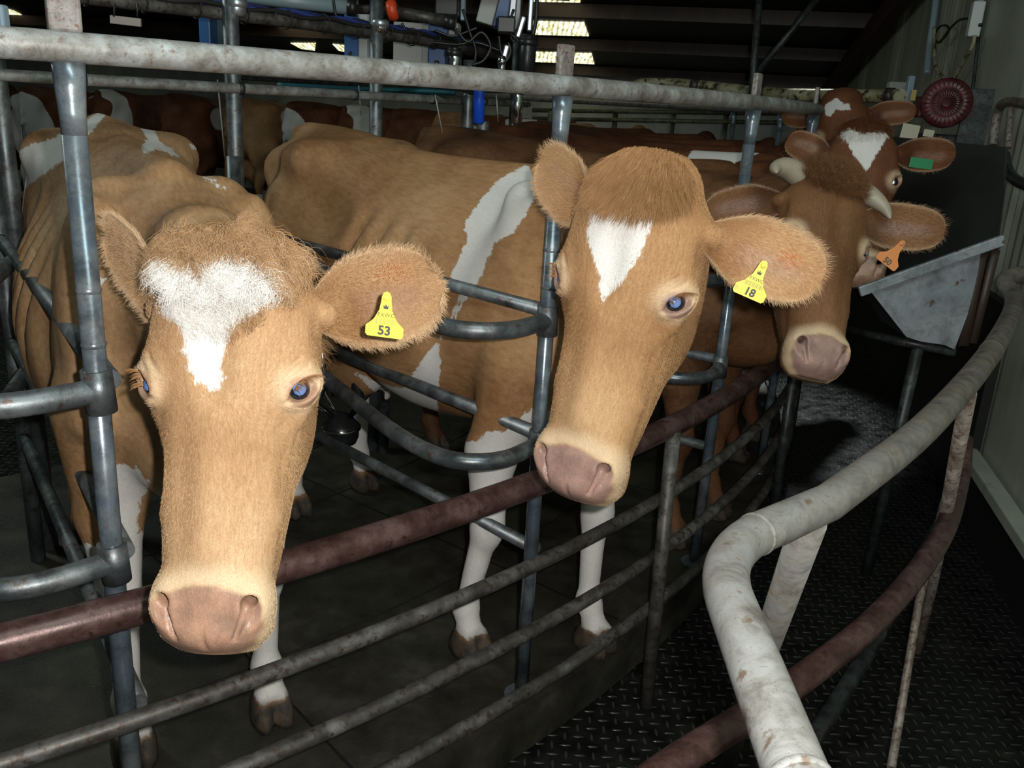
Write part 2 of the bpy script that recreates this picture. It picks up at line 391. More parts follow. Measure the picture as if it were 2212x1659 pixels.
def surface_nets(fn, lo, hi, h, mult=4):
    """sparse evaluation then naive surface nets"""
    lo = np.array(lo, float); n = np.maximum(np.ceil((np.array(hi)-lo)/(h*mult)).astype(int), 1)
    ax = [lo[i]+np.arange(n[i]+1)*h*mult for i in range(3)]
    G = np.stack(np.meshgrid(*ax, indexing='ij'), -1).reshape(-1, 3)
    Vc = fn(G).reshape(n+1)
    N = n*mult+1
    def up(V):
        for a in range(3):
            m = V.shape[a]; idx = np.arange((m-1)*mult+1)/mult; i0 = np.minimum(idx.astype(int), m-2); t = (idx-i0).astype(f32)
            sh = [1, 1, 1]; sh[a] = -1; t = t.reshape(sh); V = np.take(V, i0, a)*(1-t)+np.take(V, i0+1, a)*t
        return V.astype(f32)
    V = up(Vc.astype(f32))
    m = np.abs(V) < h*mult*1.5
    ii = np.argwhere(m)
    pts = lo+ii*h
    out = np.empty(len(ii), f32)
    for a in range(0, len(ii), 400000): out[a:a+400000] = fn(pts[a:a+400000])
    V[m] = out
    S = V < 0
    C = np.zeros(np.array(S.shape)-1, np.int8)
    for i in (0, 1):
        for j in (0, 1):
            for k in (0, 1): C += S[i:S.shape[0]-1+i, j:S.shape[1]-1+j, k:S.shape[2]-1+k]
    act = (C > 0) & (C < 8); cells = np.argwhere(act); idx = -np.ones(act.shape, np.int64); idx[act] = np.arange(len(cells))
    acc = np.zeros((len(cells), 3)); cnt = np.zeros(len(cells))
    cor = [(i, j, k) for i in (0, 1) for j in (0, 1) for k in (0, 1)]
    for a in range(8):
        for b in range(a+1, 8):
            da = np.array(cor[b])-np.array(cor[a])
            if np.abs(da).sum() != 1: continue
            va = V[tuple((cells+cor[a]).T)]; vb = V[tuple((cells+cor[b]).T)]; x = (va < 0) != (vb < 0)
            t = np.where(x, va/(va-vb+1e-20), 0); acc += np.where(x[:, None], np.array(cor[a])+t[:, None]*da, 0); cnt += x
    P = lo+(cells+acc/cnt[:, None])*h
    Fs = []
    for a in range(3):
        b, c = (a+1) % 3, (a+2) % 3
        s0 = [slice(None)]*3; s1 = [slice(None)]*3; s0[a] = slice(0, -1); s1[a] = slice(1, None)
        A = S[tuple(s0)]; B = S[tuple(s1)]; e = np.argwhere(A != B); 
        e = e[(e[:, b] > 0) & (e[:, c] > 0) & (e[:, b] < S.shape[b]-1) & (e[:, c] < S.shape[c]-1)]
        flip = A[tuple(e.T)]
        db = np.zeros(3, int); db[b] = 1; dc = np.zeros(3, int); dc[c] = 1
        q = np.stack([idx[tuple((e-db-dc).T)], idx[tuple((e-dc).T)], idx[tuple(e.T)], idx[tuple((e-db).T)]], 1)
        q = np.where(flip[:, None], q, q[:, ::-1]); Fs.append(q)
    Fq = np.concatenate(Fs); Fq = Fq[(Fq >= 0).all(1)]
    return P, Fq
def grad(fn, P, e):
    g = np.empty_like(P)
    for a in range(3):
        d = np.zeros(3); d[a] = e; g[:, a] = fn(P+d)-fn(P-d)
    return g/(2*e)
def project(fn, P, it=2, e=.0015):
    for _ in range(it):
        g = grad(fn, P, e); P = P-(fn(P)/np.maximum((g*g).sum(1), .05))[:, None]*g*.8
    return P
def poly_sd(px, py, poly):
    """signed distance (negative inside) to a polygon"""
    poly = np.array(poly, float); n = len(poly); d = np.full(px.shape, 1e18); ins = np.zeros(px.shape, bool)
    for i in range(n):
        a = poly[i]; b = poly[(i+1) % n]; e = b-a; wx = px-a[0]; wy = py-a[1]
        t = np.clip((wx*e[0]+wy*e[1])/(e@e+1e-12), 0, 1); d = np.minimum(d, (wx-t*e[0])**2+(wy-t*e[1])**2)
        c = ((a[1] > py) != (b[1] > py)) & (px < (b[0]-a[0])*(py-a[1])/(b[1]-a[1]+1e-12)+a[0]); ins ^= c
    return np.where(ins, -1, 1)*np.sqrt(d)

def hide_mat(name, dark, mid, light, white=(.74, .72, .69), pink=(.43, .25, .17)):
    """coat: colour chosen by attributes stored on the mesh (w: white patch distance, k: skin masks)"""
    t = NT(name); v = t.coord('Generated'); v = t.coord('Object')
    aw = t.N('ShaderNodeAttribute', attribute_name='w'); am = t.N('ShaderNodeAttribute', attribute_name='skin'); at = t.N('ShaderNodeAttribute', attribute_name='tone')
    al = t.N('ShaderNodeAttribute', attribute_name='flow')
    n1 = t.noise(v, 3.5, 4, .6); n2 = t.noise(v, 55, 4, .6); n3 = t.noise(al.outputs['Vector'], 1.0, 4, .65); ng = t.noise(v, 420, 2, .7)
    f = t.math('ADD', t.math('MULTIPLY', n1, .55), t.math('MULTIPLY', n3, .35)); f = t.math('ADD', f, at.outputs['Fac'])
    c = t.ramp(f, [(.30, dark), (.48, mid), (.66, light)])
    fw = t.math('ADD', aw.outputs['Fac'], t.math('MULTIPLY', t.math('SUBTRACT', n2, .5), .016)); fw = t.math('ADD', fw, t.math('MULTIPLY', t.math('SUBTRACT', n3, .5), .022))
    m = t.N('ShaderNodeMapRange', interpolation_type='SMOOTHSTEP'); t.L(fw, m.inputs[0]); m.inputs[1].default_value = -.0025; m.inputs[2].default_value = .0025; m.inputs[3].default_value = 1; m.inputs[4].default_value = 0
    wc = t.mix(n3, white, tuple(q*.86 for q in white))
    c = t.mix(m.outputs[0], c, wc)
    sep = t.N('ShaderNodeSeparateColor'); t.L(am.outputs['Color'], sep.inputs[0])
    c = t.mix(sep.outputs[0], c, t.mix(t.ramp(t.noise(v, 22, 4, .6), [(.38, (0, 0, 0)), (.62, (1, 1, 1))]), tuple(q*.62+.02 for q in pink), pink))            # muzzle pad
    c = t.mix(sep.outputs[1], c, (.66, .50, .33))                                                # pale hair round muzzle and eyes
    c = t.mix(sep.outputs[2], c, t.mix(t.ramp(t.noise(v, 30, 3), [(.45, (0, 0, 0)), (.6, (1, 1, 1))]), (.040, .035, .031), (.085, .060, .040)))   # hoof horn and dirt
    g = t.ramp(ng, [(.3, (.80, .80, .80)), (.7, (1.14, 1.14, 1.14))]); c = t.mix(.8, c, g, 'MULTIPLY')
    t.base(c)
    r = t.math('SUBTRACT', .72, t.math('MULTIPLY', sep.outputs[0], .44)); t.set(Roughness=r)
    t.b.inputs['Specular IOR Level'].default_value = .32
    hgt = t.math('ADD', t.math('MULTIPLY', n3, .8), t.math('MULTIPLY', ng, .35))
    t.bump(hgt, .32, .0035); return t.m

def set_attr(me, name, arr, typ='FLOAT'):
    a = me.attributes.new(name, typ, 'POINT')
    if typ == 'FLOAT': a.data.foreach_set('value', np.asarray(arr, f32).ravel())
    elif typ == 'FLOAT_COLOR': a.data.foreach_set('color', np.asarray(arr, f32).ravel())
    else: a.data.foreach_set('vector', np.asarray(arr, f32).ravel())

def np_mesh(name, P, F, smooth=True):
    me = bpy.data.meshes.new(name); P = np.asarray(P, f32)
    me.vertices.add(len(P)); me.vertices.foreach_set('co', P.ravel())
    F = np.asarray(F, np.int32); k = F.shape[1]
    me.loops.add(F.size); me.loops.foreach_set('vertex_index', F.ravel())
    me.polygons.add(len(F)); me.polygons.foreach_set('loop_start', np.arange(len(F), dtype=np.int32)*k)
    me.update(calc_edges=True); me.validate()
    if smooth: me.polygons.foreach_set('use_smooth', np.ones(len(me.polygons), bool))
    return me

def ear_mesh(L=.19, W=.075, cup=.032, nu=26, nv=22, th=.005, droop=.0, curl=.0):
    """leaf-shaped cupped ear: x along length, y across, +z = open (concave) side. Returns V, quads, uv(t, s, side)"""
    V = []; F = []; A = []
    tp = [0, .06, .16, .30, .45, .60, .75, .88, .96, 1.0]; wp = [.40, .52, .72, .93, 1.0, .99, .92, .76, .52, .22]
    for side in (0, 1):
        for i in range(nu+1):
            t = i/nu; w = float(_pchip(tp, wp, np.array([t]))[0])*W
            c = cup*(1-.55*t)*min(1, .35+t*3) if True else 0
            for j in range(nv+1):
                s_ = -1+2*j/nv; a = s_*(1.25-.55*min(t*2.2, 1))
                yy = w*math.sin(a)/math.sin(max(abs(1.25-.55*min(t*2.2, 1)), .3)) ; zz = c*(1-math.cos(a))*1.6-c*.5
                zz += -droop*t*t+curl*s_*t*t
                off = -th*(1-abs(s_)**6)*(1-(t**10)) if side else 0
                V.append((L*t, yy, zz+off)); A.append((t, s_, side))
    def ix(sd, i, j): return sd*(nu+1)*(nv+1)+i*(nv+1)+j
    for i in range(nu):
        for j in range(nv):
            F.append((ix(0, i, j), ix(0, i+1, j), ix(0, i+1, j+1), ix(0, i, j+1)))
            F.append((ix(1, i, j), ix(1, i, j+1), ix(1, i+1, j+1), ix(1, i+1, j)))
    for i in range(nu):
        for j, fl in ((0, 0), (nv, 1)):
            q = (ix(0, i, j), ix(1, i, j), ix(1, i+1, j), ix(0, i+1, j)); F.append(q if not fl else q[::-1])
    for j in range(nv): F.append((ix(0, nu, j), ix(1, nu, j), ix(1, nu, j+1), ix(0, nu, j+1)))
    return np.array(V), np.array(F), np.array(A)

def hair(name, roots, dirs, lengths, cols, mat, parent, radius=.00028, pts=5, curl=0.0, droop=0.0, wave=None):
    """strands as a hair curves object; roots, dirs (N,3)"""
    N = len(roots)
    cu = bpy.data.hair_curves.new(name); cu.add_curves([pts]*N)
    t = np.linspace(0, 1, pts)[None, :, None]
    P = roots[:, None, :]+dirs[:, None, :]*(lengths[:, None, None]*t)
    P = P+np.array([0, 0, -1.])[None, None, :]*(droop*lengths[:, None, None]*t*t)
    if curl > 0:
        ph = rng.uniform(0, 2*PI, (N, 1, 1)) if wave is None else wave[:, None, None]
        a = np.cross(dirs, np.array([.3, -.8, .52])); a /= np.linalg.norm(a, axis=1, keepdims=True)+1e-9; b = np.cross(dirs, a)
        am = curl*lengths[:, None, None]*t
        P = P+a[:, None, :]*(am*np.sin(ph+t*7))+b[:, None, :]*(am*(np.cos(ph+t*7)-np.cos(ph)))
    cu.attributes['position'].data.foreach_set('vector', P.astype(f32).ravel())
    r = (radius*(1-.85*t[0, :, 0]**1.5)).astype(f32)
    ra = cu.attributes.get('radius') or cu.attributes.new('radius', 'FLOAT', 'POINT'); ra.data.foreach_set('value', np.tile(r, N))
    ca = cu.attributes.new('hcol', 'FLOAT_COLOR', 'CURVE'); c4 = np.concatenate([cols, np.ones((N, 1))], 1).astype(f32); ca.data.foreach_set('color', c4.ravel())
    cu.materials.append(mat); o = bpy.data.objects.new(name, cu); link(o); return put(o, parent)
def _hairmat():
    t = NT('cow_hair'); a = t.N('ShaderNodeAttribute', attribute_name='hcol'); t.L(a.outputs['Color'], t.b.inputs['Base Color'])
    t.set(Roughness=.55); t.b.inputs['Specular IOR Level'].default_value = .3; return t.m
MAT['hair'] = _hairmat()
MAT['iris'] = plain('eye_dark', (.010, .012, .018), .04); 
MAT['pupil_blue'] = plain('eyeshine_blue', (.13, .24, .55), .08)  # flash eyeshine painted in as the pupil's colour
MAT['pupil_white'] = plain('eyeshine_white', (.85, .92, 1.0), .22, .95)  # bright metallic disc imitating flash eyeshine
MAT['horn'] = plain('horn', (.30, .26, .20), .45)
def smst(a, b, x):
    t = np.clip((x-a)/(b-a), 0, 1); return t*t*(3-2*t)
EAR_BASE = (.112, .102, .116)
MUZ = [(-.060, -.280), (-.040, -.276), (-.016, -.268), (.016, -.268), (.040, -.276), (.060, -.280), (.076, -.296), (.075, -.325), (.060, -.352), (.030, -.372), (-.030, -.372), (-.060, -.352), (-.075, -.325), (-.076, -.296)]
def make_cow(name, S, label, mat, colr, blaze=None, img_patches=(), brown_patches=(), loc_patches=(), ears=(), group=None, hb=.018, hh=.0036, fur=0, tuft=None, eyes='blue', white_col=(.74, .72, .69), pad=True, white_legs=(0, 0), tone=0.0, dirt=.0, horns=None, whorl=-.02, cat='cow', star=None):
    loc = tuple(S.bp); root = empty(name, loc, math.atan2(S.BR[1, 0], S.BR[0, 0])); tag(root, label, cat, group)
    # --- body at coarse resolution (body frame)
    hc = S.hb((0, .05, 0)); lo = np.minimum((-1.60, -.46, -.02), hc-.30/S.bs); hi = np.maximum((.42, .46, 1.46), hc+.30/S.bs)
    fb = lambda p: S.sdf(S.fromb(p), hb < .02)/S.bs
    P, Fb = surface_nets(fb, lo, hi, hb); P = project(fb, P, 1, .004); Pw = S.fromb(P)
    ph = S.toh(Pw); box = lambda q, e: (np.abs(q[:, 0]) < .150-e) & (q[:, 1] > -.06) & (q[:, 1] < .235-e) & (q[:, 2] > -.40) & (q[:, 2] < .250-e)
    Vs = [Pw]; Fs = []; part = [np.zeros(len(Pw))]; earuv = [np.zeros((len(Pw), 3))]
    if hh:
        keep = ~box(ph, .012)[Fb].all(1); Fs.append(Fb[keep])
        fh = lambda p: S.sdf(S.fromh(p))/S.hs
        Q, Fh = surface_nets(fh, (-.160, -.05, -.375), (.160, .245, .262), hh); Q = project(fh, Q, 2, .0008)
        kh = box(Q, 0)[Fh].all(1); Fh = Fh[kh]
        Vs.append(S.fromh(Q)); Fs.append(Fh+len(Pw)); part.append(np.ones(len(Q))); earuv.append(np.zeros((len(Q), 3)))
    else: Fs.append(Fb)
    for e in ears:
        sd = e['side']; b = S.fromh((EAR_BASE[0]*sd, EAR_BASE[1], EAR_BASE[2]) if 'base' not in e else e['base'])
        tip = np.array(e['tip'], float); X = tip-b; L = np.linalg.norm(X); X /= L; N = np.array(e['n'], float); N -= X*(N@X); N /= np.linalg.norm(N); Y = np.cross(N, X)
        EV, EF, EA = ear_mesh(L, e.get('w', .075)*S.hs, e.get('cup', .03)*S.hs, droop=e.get('droop', 0), curl=e.get('curl', 0), nu=26 if fur else 12, nv=20 if fur else 10)
        n0 = sum(len(v) for v in Vs); Vs.append(b+EV[:, :1]*X+EV[:, 1:2]*Y+EV[:, 2:]*N); Fs.append(EF+n0); part.append(np.full(len(EV), 2.)); earuv.append(EA)
    V = np.concatenate(Vs); Fq = np.concatenate(Fs); part = np.concatenate(part); EA = np.concatenate(earuv)
    used = np.zeros(len(V), bool); used[Fq.ravel()] = True; mp = np.cumsum(used)-1; V = V[used]; part = part[used]; EA = EA[used]; Fq = mp[Fq]
    # normals
    fn_ = np.cross(V[Fq[:, 2]]-V[Fq[:, 0]], V[Fq[:, 3]]-V[Fq[:, 1]]); vn = np.zeros_like(V)
    for k in range(4): np.add.at(vn, Fq[:, k], fn_)
    vn /= np.linalg.norm(vn, axis=1, keepdims=True)+1e-12
    ph = S.toh(V); pb = S.tob(V); isear = part == 2
    hd = (np.abs(ph) < np.array([.2, .35, .42])).all(1) & (ph[:, 1] < .16) & ~isear
    w = np.full(len(V), .05)
    if blaze is not None:
        bx, by, bd = pixn(V); d = poly_sd(bx, by, blaze)*bd/F_PX+np.maximum(ph[:, 1]-.085, 0)*3+np.maximum(np.abs(ph[:, 0])-.10, 0)*2
        w = np.where(hd, np.minimum(w, d), w)
    px, py, dep = pixn(V); face = ((V-CC)*vn).sum(1) < .1*np.linalg.norm(V-CC, axis=1)
    for pl in img_patches:                       # coat markings measured off the photograph, baked on to the hide
        d = poly_sd(px, py, pl)*dep/F_PX; d = d+np.where(face, 0, .2); w = np.where((part == 0) & ~hd, np.minimum(w, d), w)
    for (c, r) in loc_patches:
        d = ell(pb.astype(f32), c, r); w = np.where(~hd & ~isear, np.minimum(w, d), w)
    if white_legs[0]:
        d = np.where(pb[:, 0] > -.45, pb[:, 2]-white_legs[0], .3); d = np.maximum(d, .075-pb[:, 2]) if True else d; w = np.where(~hd, np.minimum(w, d), w)
    if white_legs[1]:
        d = np.where(pb[:, 0] < -.45, pb[:, 2]-white_legs[1], .3); d = np.maximum(d, .085-pb[:, 2]); w = np.where(~hd, np.minimum(w, d), w)
    for pl in brown_patches:
        d = poly_sd(px, py, pl)*dep/F_PX; w = np.where((part == 0) & ~hd & face, np.maximum(w, -d), w)
    eyec = np.array([.1100, .0405, .001]); axh = np.stack([np.abs(ph[:, 0]), ph[:, 1], ph[:, 2]], 1)
    de = np.linalg.norm((axh-eyec)/np.array([1., 1.15, .85]), axis=1)
    mz = poly_sd(ph[:, 0], ph[:, 2], MUZ)+np.maximum(ph[:, 1]-.058, 0)*2
    pink = np.where(hd, smst(.004, -.004, mz), 0)
    rim = np.linalg.norm((axh-(eyec+np.array([0, -.004, -.004])))/np.array([1., 1.5, .95]), axis=1)
    pink = np.maximum(pink, np.where(hd, smst(.0262, .0205, rim), 0)*.9)
    pale = np.where(hd, smst(.040, .010, mz)*smst(-.004, .006, mz)*.75, 0); pale = np.maximum(pale, np.where(hd, smst(.055, .028, de)*.65, 0)*(axh[:, 2] < .05))
    pale = pale*(1-pink)
    inner = isear & (EA[:, 2] < .5)
    pink = np.where(inner, smst(.42, .1, np.abs(EA[:, 1]+.1))*smst(.22, .4, EA[:, 0])*smst(.95, .7, EA[:, 0])*.55, pink)
    pale = np.where(isear, smst(.75, 1., np.abs(EA[:, 1]))*.35, pale)
    hoof = smst(.085, .070, pb[:, 2]); hoof = np.maximum(hoof, dirt*smst(.24, .06, pb[:, 2])); hoof = np.where(part == 0, hoof, 0)
    tn = np.full(len(V), tone)
    tn = tn-np.where(hd, .10*smst(.11, .19, ph[:, 2]), 0)                                     # redder poll
    tn = tn+np.where(hd, .08*smst(-.06, -.16, ph[:, 2])*smst(.06, .0, ph[:, 1]), 0)
    tn = tn-np.where((~hd) & (~isear), .09*smst(1.20, 1.36, pb[:, 2])+.05*smst(.95, .75, pb[:, 2]), 0)
    tn = tn-np.where(isear, .05-.14*smst(.2, .6, EA[:, 0])+.10*smst(.5, -.5, EA[:, 1])*smst(.55, .2, EA[:, 0]), 0)
    me = np_mesh('body', (V-np.array(loc))@S.BR, Fq)
    set_attr(me, 'w', w); set_attr(me, 'tone', tn); set_attr(me, 'skin', np.stack([pink, pale, hoof, np.ones(len(V))], 1), 'FLOAT_COLOR')
    fl = np.where(((part == 1) | hd)[:, None], ph*np.array([300, 300, 52.]), pb*np.array([26., 110, 70.])); fl = np.where(isear[:, None], EA*np.array([5., 30., 1.])+3, fl)
    set_attr(me, 'flow', fl, 'FLOAT_VECTOR')
    me.materials.append(mat); body = bpy.data.objects.new('body', me); link(body); body.parent = root
    # --- eyes
    if eyes:
        for sd in (1, -1):
            c = S.fromh((.0965*sd, .0520, .001)); q = MB()
            M = Matrix.LocRotScale(Vector(c), None, None); r = .0205*S.hs
            out = S.HR@np.array([.76*sd, -.64, -.03]); out /= np.linalg.norm(out)
            prof = [(math.sin(a)*r, -math.cos(a)*r) for a in np.linspace(PI, .0, 15)]
            q.lathe([(p[0], p[1]) for p in prof][::-1], c, out, 24)
            ey = q.build('eye', MAT['iris'], root)
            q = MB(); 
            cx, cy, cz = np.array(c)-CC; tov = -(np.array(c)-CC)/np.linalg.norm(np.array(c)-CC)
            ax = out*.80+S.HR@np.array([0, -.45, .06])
            if eyes == 'white' and tov@out > .2: ax = tov  # eyeshine disc turned to the camera to return the flash
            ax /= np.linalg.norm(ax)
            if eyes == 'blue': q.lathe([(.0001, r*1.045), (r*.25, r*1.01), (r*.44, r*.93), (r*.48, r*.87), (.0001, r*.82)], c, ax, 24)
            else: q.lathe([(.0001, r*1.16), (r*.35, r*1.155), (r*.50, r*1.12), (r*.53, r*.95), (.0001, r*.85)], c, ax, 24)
            pu = q.build('pupil', MAT['pupil_'+eyes], ey)  # disc over the pupil carrying the painted eyeshine
    if horns:
        for hp_ in horns:
            q = MB(); pts = smooth_path(hp_['p'], 6); n = len(pts); q.tube(pts, [hp_['r']*(1-.93*(i/(n-1))**1.8) for i in range(n)], 14); q.build('horn', MAT['horn'], root)
    # --- fur
    if fur:
        tri = Fq; pc = V[tri].mean(1); ar = np.linalg.norm(np.cross(V[tri[:, 2]]-V[tri[:, 0]], V[tri[:, 3]]-V[tri[:, 1]]), axis=1)/2
        fpart = part[tri[:, 0]]; fh_ = S.toh(pc)
        prob = ar*np.where(fpart == 1, 1.0, np.where(fpart == 2, 1.6, 0))
        fp = pink[tri].max(1); prob = prob*np.where((fp > .35) & (fpart == 1), 0, 1)
        prob *= np.where((fpart == 1) & (fh_[:, 1] > .22), 0, 1)
        pick = rng.choice(len(tri), fur, p=prob/prob.sum()); u = rng.random((fur, 1)); v = rng.random((fur, 1)); T = tri[pick]
        bl = lambda A: (A[T[:, 0]]*(1-u)+A[T[:, 1]]*u)*(1-v)+(A[T[:, 3]]*(1-u)+A[T[:, 2]]*u)*v
        rt = bl(V); nm = bl(vn); nm /= np.linalg.norm(nm, axis=1, keepdims=True); ea = bl(EA); rh = S.toh(rt); se = fpart[pick] == 2
        fd = np.stack([rh[:, 0]*1.0, rh[:, 1]*.7, (rh[:, 2]-whorl)*1.3], 1); fd[:, 2] += np.where(rh[:, 2] < whorl, -.03, .03)
        # around the muzzle the hair fans downwards
        fw_ = fd@S.HR.T
        for e in ears:
            b = S.fromh((EAR_BASE[0]*e['side'], EAR_BASE[1], EAR_BASE[2])); X = np.array(e['tip'])-b; X /= np.linalg.norm(X); N = np.array(e['n'], float); N -= X*(N@X); N /= np.linalg.norm(N); Y = np.cross(N, X)
            mine = se & (np.sign(rh[:, 0]) == e['side'])
            fw_ = np.where(mine[:, None], X[None]*.9+Y[None]*(ea[:, 1:2]*(.8))+np.array([0, 0, -.22]), fw_)
        fw_ /= np.linalg.norm(fw_, axis=1, keepdims=True)+1e-9
        # break up with smooth waves
        wv = np.sin(rh@np.array([70., 40., 55.]))*.18+np.sin(rh@np.array([-45., 60., 85.])+1.7)*.15
        sidev = np.cross(nm, fw_); D = fw_-nm*(fw_*nm).sum(1, keepdims=True); D /= np.linalg.norm(D, axis=1, keepdims=True)+1e-6
        D = D+sidev*(wv[:, None]+rng.normal(0, .13, (fur, 1)))+nm*(rng.uniform(.16, .36, (fur, 1))+np.where(se, .18, 0)[:, None]); D /= np.linalg.norm(D, axis=1, keepdims=True)
        Lh = rng.uniform(.005, .0095, fur); Lh *= 1-.45*smst(-.05, -.25, rh[:, 2])
        rimf = np.where(se, smst(.80, .99, np.abs(ea[:, 1]))+smst(.93, 1., ea[:, 0]), 0); Lh = np.where(se, rng.uniform(.005, .010, fur)+.009*rimf*rng.random(fur), Lh)
        ww = bl(w[:, None])[:, 0]+rng.normal(0, .0022, fur)+.004*np.sin(rh@np.array([150., 20, 60])); pl = bl(pale[:, None]); tnv = bl(tn[:, None])
        k = np.clip(.50+rng.normal(0, .17, (fur, 1))+tnv*2.0+.10*np.sin(rh@np.array([[21.], [17.], [15.]])), 0, 1)
        cA, cB, cC = [np.array(q)[None] for q in colr]; col = np.where(k < .5, cA+(cB-cA)*k*2, cB+(cC-cB)*(k-.5)*2)
        col = col*(1-pl)+np.array([[.64, .49, .33]])*pl; col = np.where((ww < 0)[:, None], np.array([white_col])*rng.uniform(.88, 1.06, (fur, 1)), col)
        for e in ears:
            if 'spot' in e:
                a, b_, ra, rb = e['spot']; m = se & (np.sign(rh[:, 0]) == e['side']) & (ea[:, 2] < .5); q = np.exp(-(((ea[:, 0]-a)/ra)**2+((ea[:, 1]-b_)/rb)**2))*m
                q = np.clip(q*1.2, 0, .9)[:, None]; col = col*(1-q)+np.array([[.50, .15, .035]])*q
        hair('hair', rt-nm*.0006, D, Lh*S.hs, col, MAT['hair'], root, .00030, 4, curl=.06)
    if fur and hh and hh < .004:
        # eyelashes
        M = rotm('Z', -40)@rotm('X', 32); R_l = []; D_l = []
        for sd in (1, -1):
            for i in range(70):
                tt = rng.uniform(-.9, .95); p = np.array((.1075, .0425, .001))+M[:, 0]*.014+M[:, 1]*(tt*.024)+M[:, 2]*(.0155*math.sqrt(1-tt*tt*.8)); d = M[:, 0]*1.0+M[:, 1]*(tt*.5+.35)+M[:, 2]*.1+rng.normal(0, .12, 3)
                p[0] *= sd; d[0] *= sd; R_l.append(S.fromh(p)); D_l.append(S.HR@(d/np.linalg.norm(d)))
        cc = np.tile(np.array([colr[0]]), (len(R_l), 1)); hair('eyelashes', np.array(R_l), np.array(D_l), rng.uniform(.012, .020, len(R_l)), cc, MAT['hair'], root, .00035, 5, droop=.5)
    if tuft:
        for tf in tuft:
            n = tf['n']
            sel = np.where((part == tf.get('part', 1)) & ~isear & ((((ph-np.array(tf['c']))/np.array(tf['r']))**2).sum(1) < 1))[0]
            pk = rng.choice(sel, n); rt = V[pk]+rng.normal(0, .0015, (n, 3)); nm = vn[pk]; rh = S.toh(rt)
            d = np.array(tf['d'](rh)) if callable(tf['d']) else np.tile(np.array(tf['d']), (n, 1)); d = d@S.HR.T
            D = d+nm*tf.get('lift', .6)+rng.normal(0, tf.get('mess', .22), (n, 3)); D /= np.linalg.norm(D, axis=1, keepdims=True)
            clump = np.sin(rh@np.array([160., 90., 120.]))*2.2+np.sin(rh@np.array([-70., 120., 60.]))*1.6+rng.normal(0, .35, n)
            ww = w[pk]+rng.normal(0, .003, n); k = np.clip(tf.get('k', .35)+rng.normal(0, .2, (n, 1)), 0, 1); cA, cB, cC = [np.array(q)[None] for q in colr]
            col = np.where(k < .5, cA+(cB-cA)*k*2, cB+(cC-cB)*(k-.5)*2); col = np.where((ww < tf.get('wt', 0))[:, None], np.array([white_col])*rng.uniform(1.0, 1.25, (n, 1)), col)
            hair('hair_tuft', rt, D, rng.uniform(tf['L'][0], tf['L'][1], n)*S.hs, col, MAT['hair'], root, tf.get('rad', .00034), 7, curl=tf.get('curl', .3), droop=tf.get('droop', .5), wave=clump)
    return root, body

def yaw(Rm, deg): return Rm@rotm('Z', deg)
def rodv(v):
    v = np.array(v, float); t = np.linalg.norm(v)+1e-12; k = v/t; K = np.array([[0, -k[2], k[1]], [k[2], 0, -k[0]], [-k[1], k[0], 0]])
    return np.eye(3)+math.sin(t)*K+(1-math.cos(t))*K@K
TAN = [(.27, .135, .055), (.44, .265, .135), (.58, .41, .245)]
TAN2 = [(.25, .118, .044), (.40, .225, .105), (.54, .355, .19)]
RED = [(.065, .022, .010), (.145, .052, .021), (.24, .10, .042)]
GINGER = [(.085, .035, .014), (.165, .075, .029), (.26, .135, .062)]
MAT['tan'] = hide_mat('tan_coat', *TAN); MAT['tan2'] = hide_mat('warm_tan_coat', *TAN2, pink=(.40, .245, .20))
MAT['ginger'] = hide_mat('ginger_coat', *GINGER, pink=(.36, .22, .19)); MAT['redcoat'] = hide_mat('dark_red_coat', *RED)

